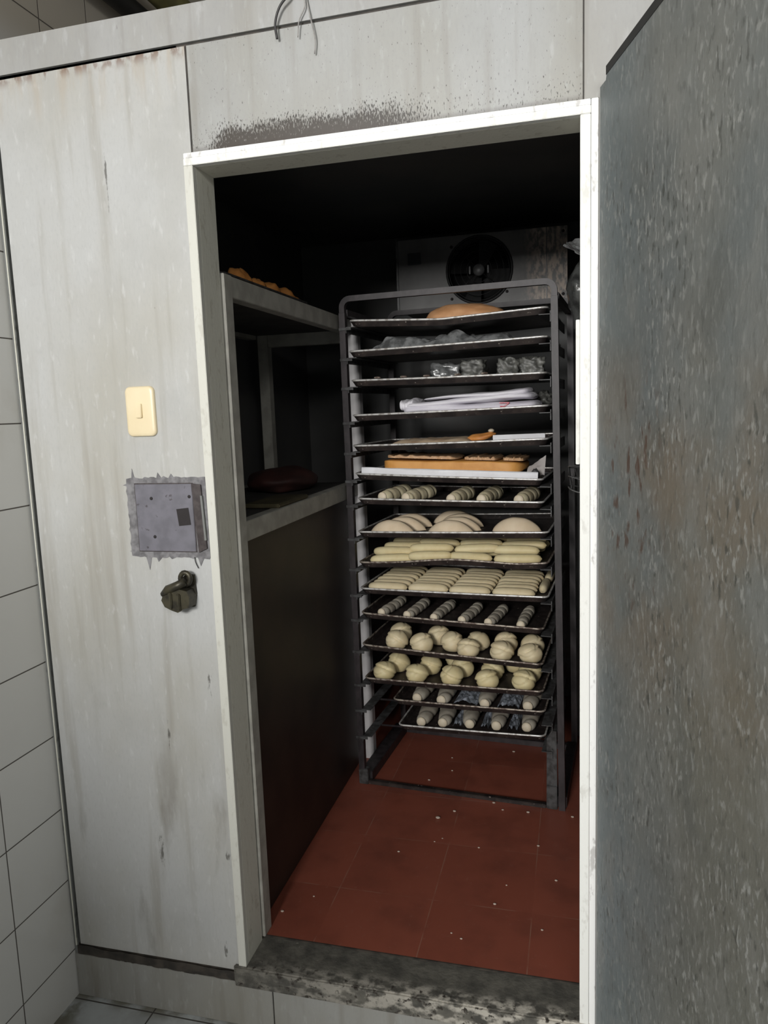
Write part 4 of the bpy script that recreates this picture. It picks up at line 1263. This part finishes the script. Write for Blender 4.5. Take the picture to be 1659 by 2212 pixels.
for k in range(4):
    mk = Matrix.Translation((fx, 0.045, fz)) @ Matrix.Rotation(k * math.pi / 2 + 0.3, 4, 'Y') @ Matrix.Rotation(math.radians(24), 4, 'X')
    fan.prism([(0.02, -0.014), (0.118, -0.040), (0.124, 0.0), (0.116, 0.042), (0.02, 0.014)], -0.001, 0.001, mk)
fan.build('fan_blades', 'fan_black', ev)
gd = MB()
for rr in (0.05, 0.075, 0.10, 0.122):
    gd.tube([(fx + rr * math.cos(2 * math.pi * k / 36), -0.010, fz + rr * math.sin(2 * math.pi * k / 36)) for k in range(36)], 0.0013, 6, True)
for k in range(4):
    a = k * math.pi / 2 + math.pi / 4
    gd.tube([(fx + 0.025 * math.cos(a), -0.011, fz + 0.025 * math.sin(a)), (fx + 0.130 * math.cos(a), -0.009, fz + 0.130 * math.sin(a))], 0.0018, 6)
gd.build('fan_guard', 'fan_black', ev)
MB().lathe([(0.024, 0.0), (0.023, 0.010), (0.012, 0.016), (0.004, 0.017)], 24, Matrix.Translation((fx, -0.008, fz - 0.002)) @ rx).build('hub', 'hub_grey', ev)
for s in (-1, 1):
    MB().box((fx + s * 0.037 - 0.003, -0.014, fz - 0.016), (fx + s * 0.037 + 0.003, -0.010, fz + 0.014)).build('hub_clip', 'hub_grey', ev)
MB().box((0.048, -0.0025, 0.178), (0.104, -0.0002, 0.226)).build('label_plate', 'label_dark', ev)
for bx_, bz_ in ((0.455, 0.045), (0.230, 0.030), (0.232, 0.236), (0.676, 0.02), (0.676, 0.26)):
    MB().lathe([(0.006, 0.0), (0.006, 0.003), (0.003, 0.005)], 12, Matrix.Translation((bx_, -0.0002, bz_)) @ rx).build('bolt', 'slot_black', ev)
MB().box((0.0, -0.008, -0.006), (0.008, -0.0005, EH + 0.006)).build('edge_strip', 'hub_grey', ev)
MB().box((0.610, -0.004, 0.0), (0.614, -0.0005, EH)).build('seam', 'hub_grey', ev)

# ------------------------------------------------------------------ right side of the cold room
def bagf(d):
    k = 1 + 0.22 * nz(d, 2.2, 4) + 0.10 * nz(d, 6.5, 1)
    w = 1 - 0.55 * max(0, d.z) ** 1.5
    return (d.x * 0.058 * k * w, d.y * 0.05 * k * w, d.z * 0.105 * k)


hg = empty('hanging_bag', (0.855, 0.52, 1.70), 'dark crumpled plastic bag hanging just behind the right jamb', 'plastic bag')
ball_verts(40, 30, bagf).build('bag', 'bag_smoky', hg)
def neck(a, c):
    th = 2 * math.pi * a
    r = 0.022 + 0.034 * c ** 1.5 + 0.010 * nz((math.cos(th) * 2, math.sin(th) * 2, c * 2), 1.6, 3)
    return (r * math.cos(th) - 0.012 * c, r * 0.8 * math.sin(th), 0.080 + 0.036 * c + 0.010 * nz((math.cos(th) * 3, math.sin(th) * 3, 7), 1.3, 1) * c)


MB().surf(neck, 40, 10, True, False).build('neck', 'film_dark', hg)
MB().tube([(0.0, 0.0, 0.095), (0.0735, 0.0, 0.095)], 0.004, 8).build('hook', 'hub_grey', hg)
wc = empty('wire_coil', (0.862, 0.50, 1.20), 'dark wire coil hanging behind the right jamb at mid height', 'wire coil')
for k, dz in enumerate((0.030, 0.0, -0.030)):
    MB().tube([(0.064 * math.cos(2 * math.pi * i / 30), 0.064 * math.sin(2 * math.pi * i / 30), dz + 0.006 * math.sin(4 * math.pi * i / 30 + k)) for i in range(30)], 0.0018, 6, True).build('loop', 'hub_grey', wc)
zz = MB()
zz.tube([(0.064 * math.cos(2 * math.pi * i / 24), 0.064 * math.sin(2 * math.pi * i / 24), 0.028 * (1 if i % 2 else -1)) for i in range(24)], 0.0014, 6, True)
zz.build('zigzag', 'hub_grey', wc)
MB().tube([(0.062, 0.0, 0.030), (0.0665, 0.0, 0.034)], 0.003, 8).build('hook', 'hub_grey', wc)
o = MB().box((0.0, 0.0, 0.0), (0.115, 0.012, 1.686), None, 0.002).build('grey_panel', 'panel_grey')
MB().box((0.0, -0.004, 1.615), (0.115, -0.0005, 1.622)).build('edge_strip', 'hub_grey', o)
o.location = (0.800, 1.50, 0.0035)
tag(o, 'tall dull grey sheet panel standing behind the rack on the right', 'panel')

# ------------------------------------------------------------------ crumbs on the red floor
CR = [(0.358, 0.766), (0.407, 0.819), (0.394, 0.65), (0.494, 0.219), (0.806, 0.859), (-0.04, 0.272), (0.012, 0.208), (0.517, 0.621), (0.701, 0.667), (0.595, 0.359), (0.761, 0.5), (0.078, 0.288), (0.335, 1.212), (0.352, 1.107), (0.278, 1.018), (0.572, 1.308), (0.535, 0.90), (0.57, 0.86), (0.657, 0.86), (0.523, 0.203), (0.372, 0.627), (0.62, 0.45), (0.27, 0.55), (0.73, 0.28)]
rnd = random.Random(2)
cb = MB()
for k, (x, y) in enumerate(CR):
    s = rnd.uniform(0.0022, 0.0048) * (1.4 if k in (0, 5, 18) else 1)
    q = ball_verts(8, 6, lambda d: (x + d.x * s * 1.3, y + d.y * s, 0.003 + s * 0.5 + d.z * s * 0.55))
    cb.add(q.v, q.f, True)
tag(cb.build('floor_crumbs', 'crumb'), 'pale dough crumbs scattered on the red tiled floor', 'crumbs', None, 'stuff')
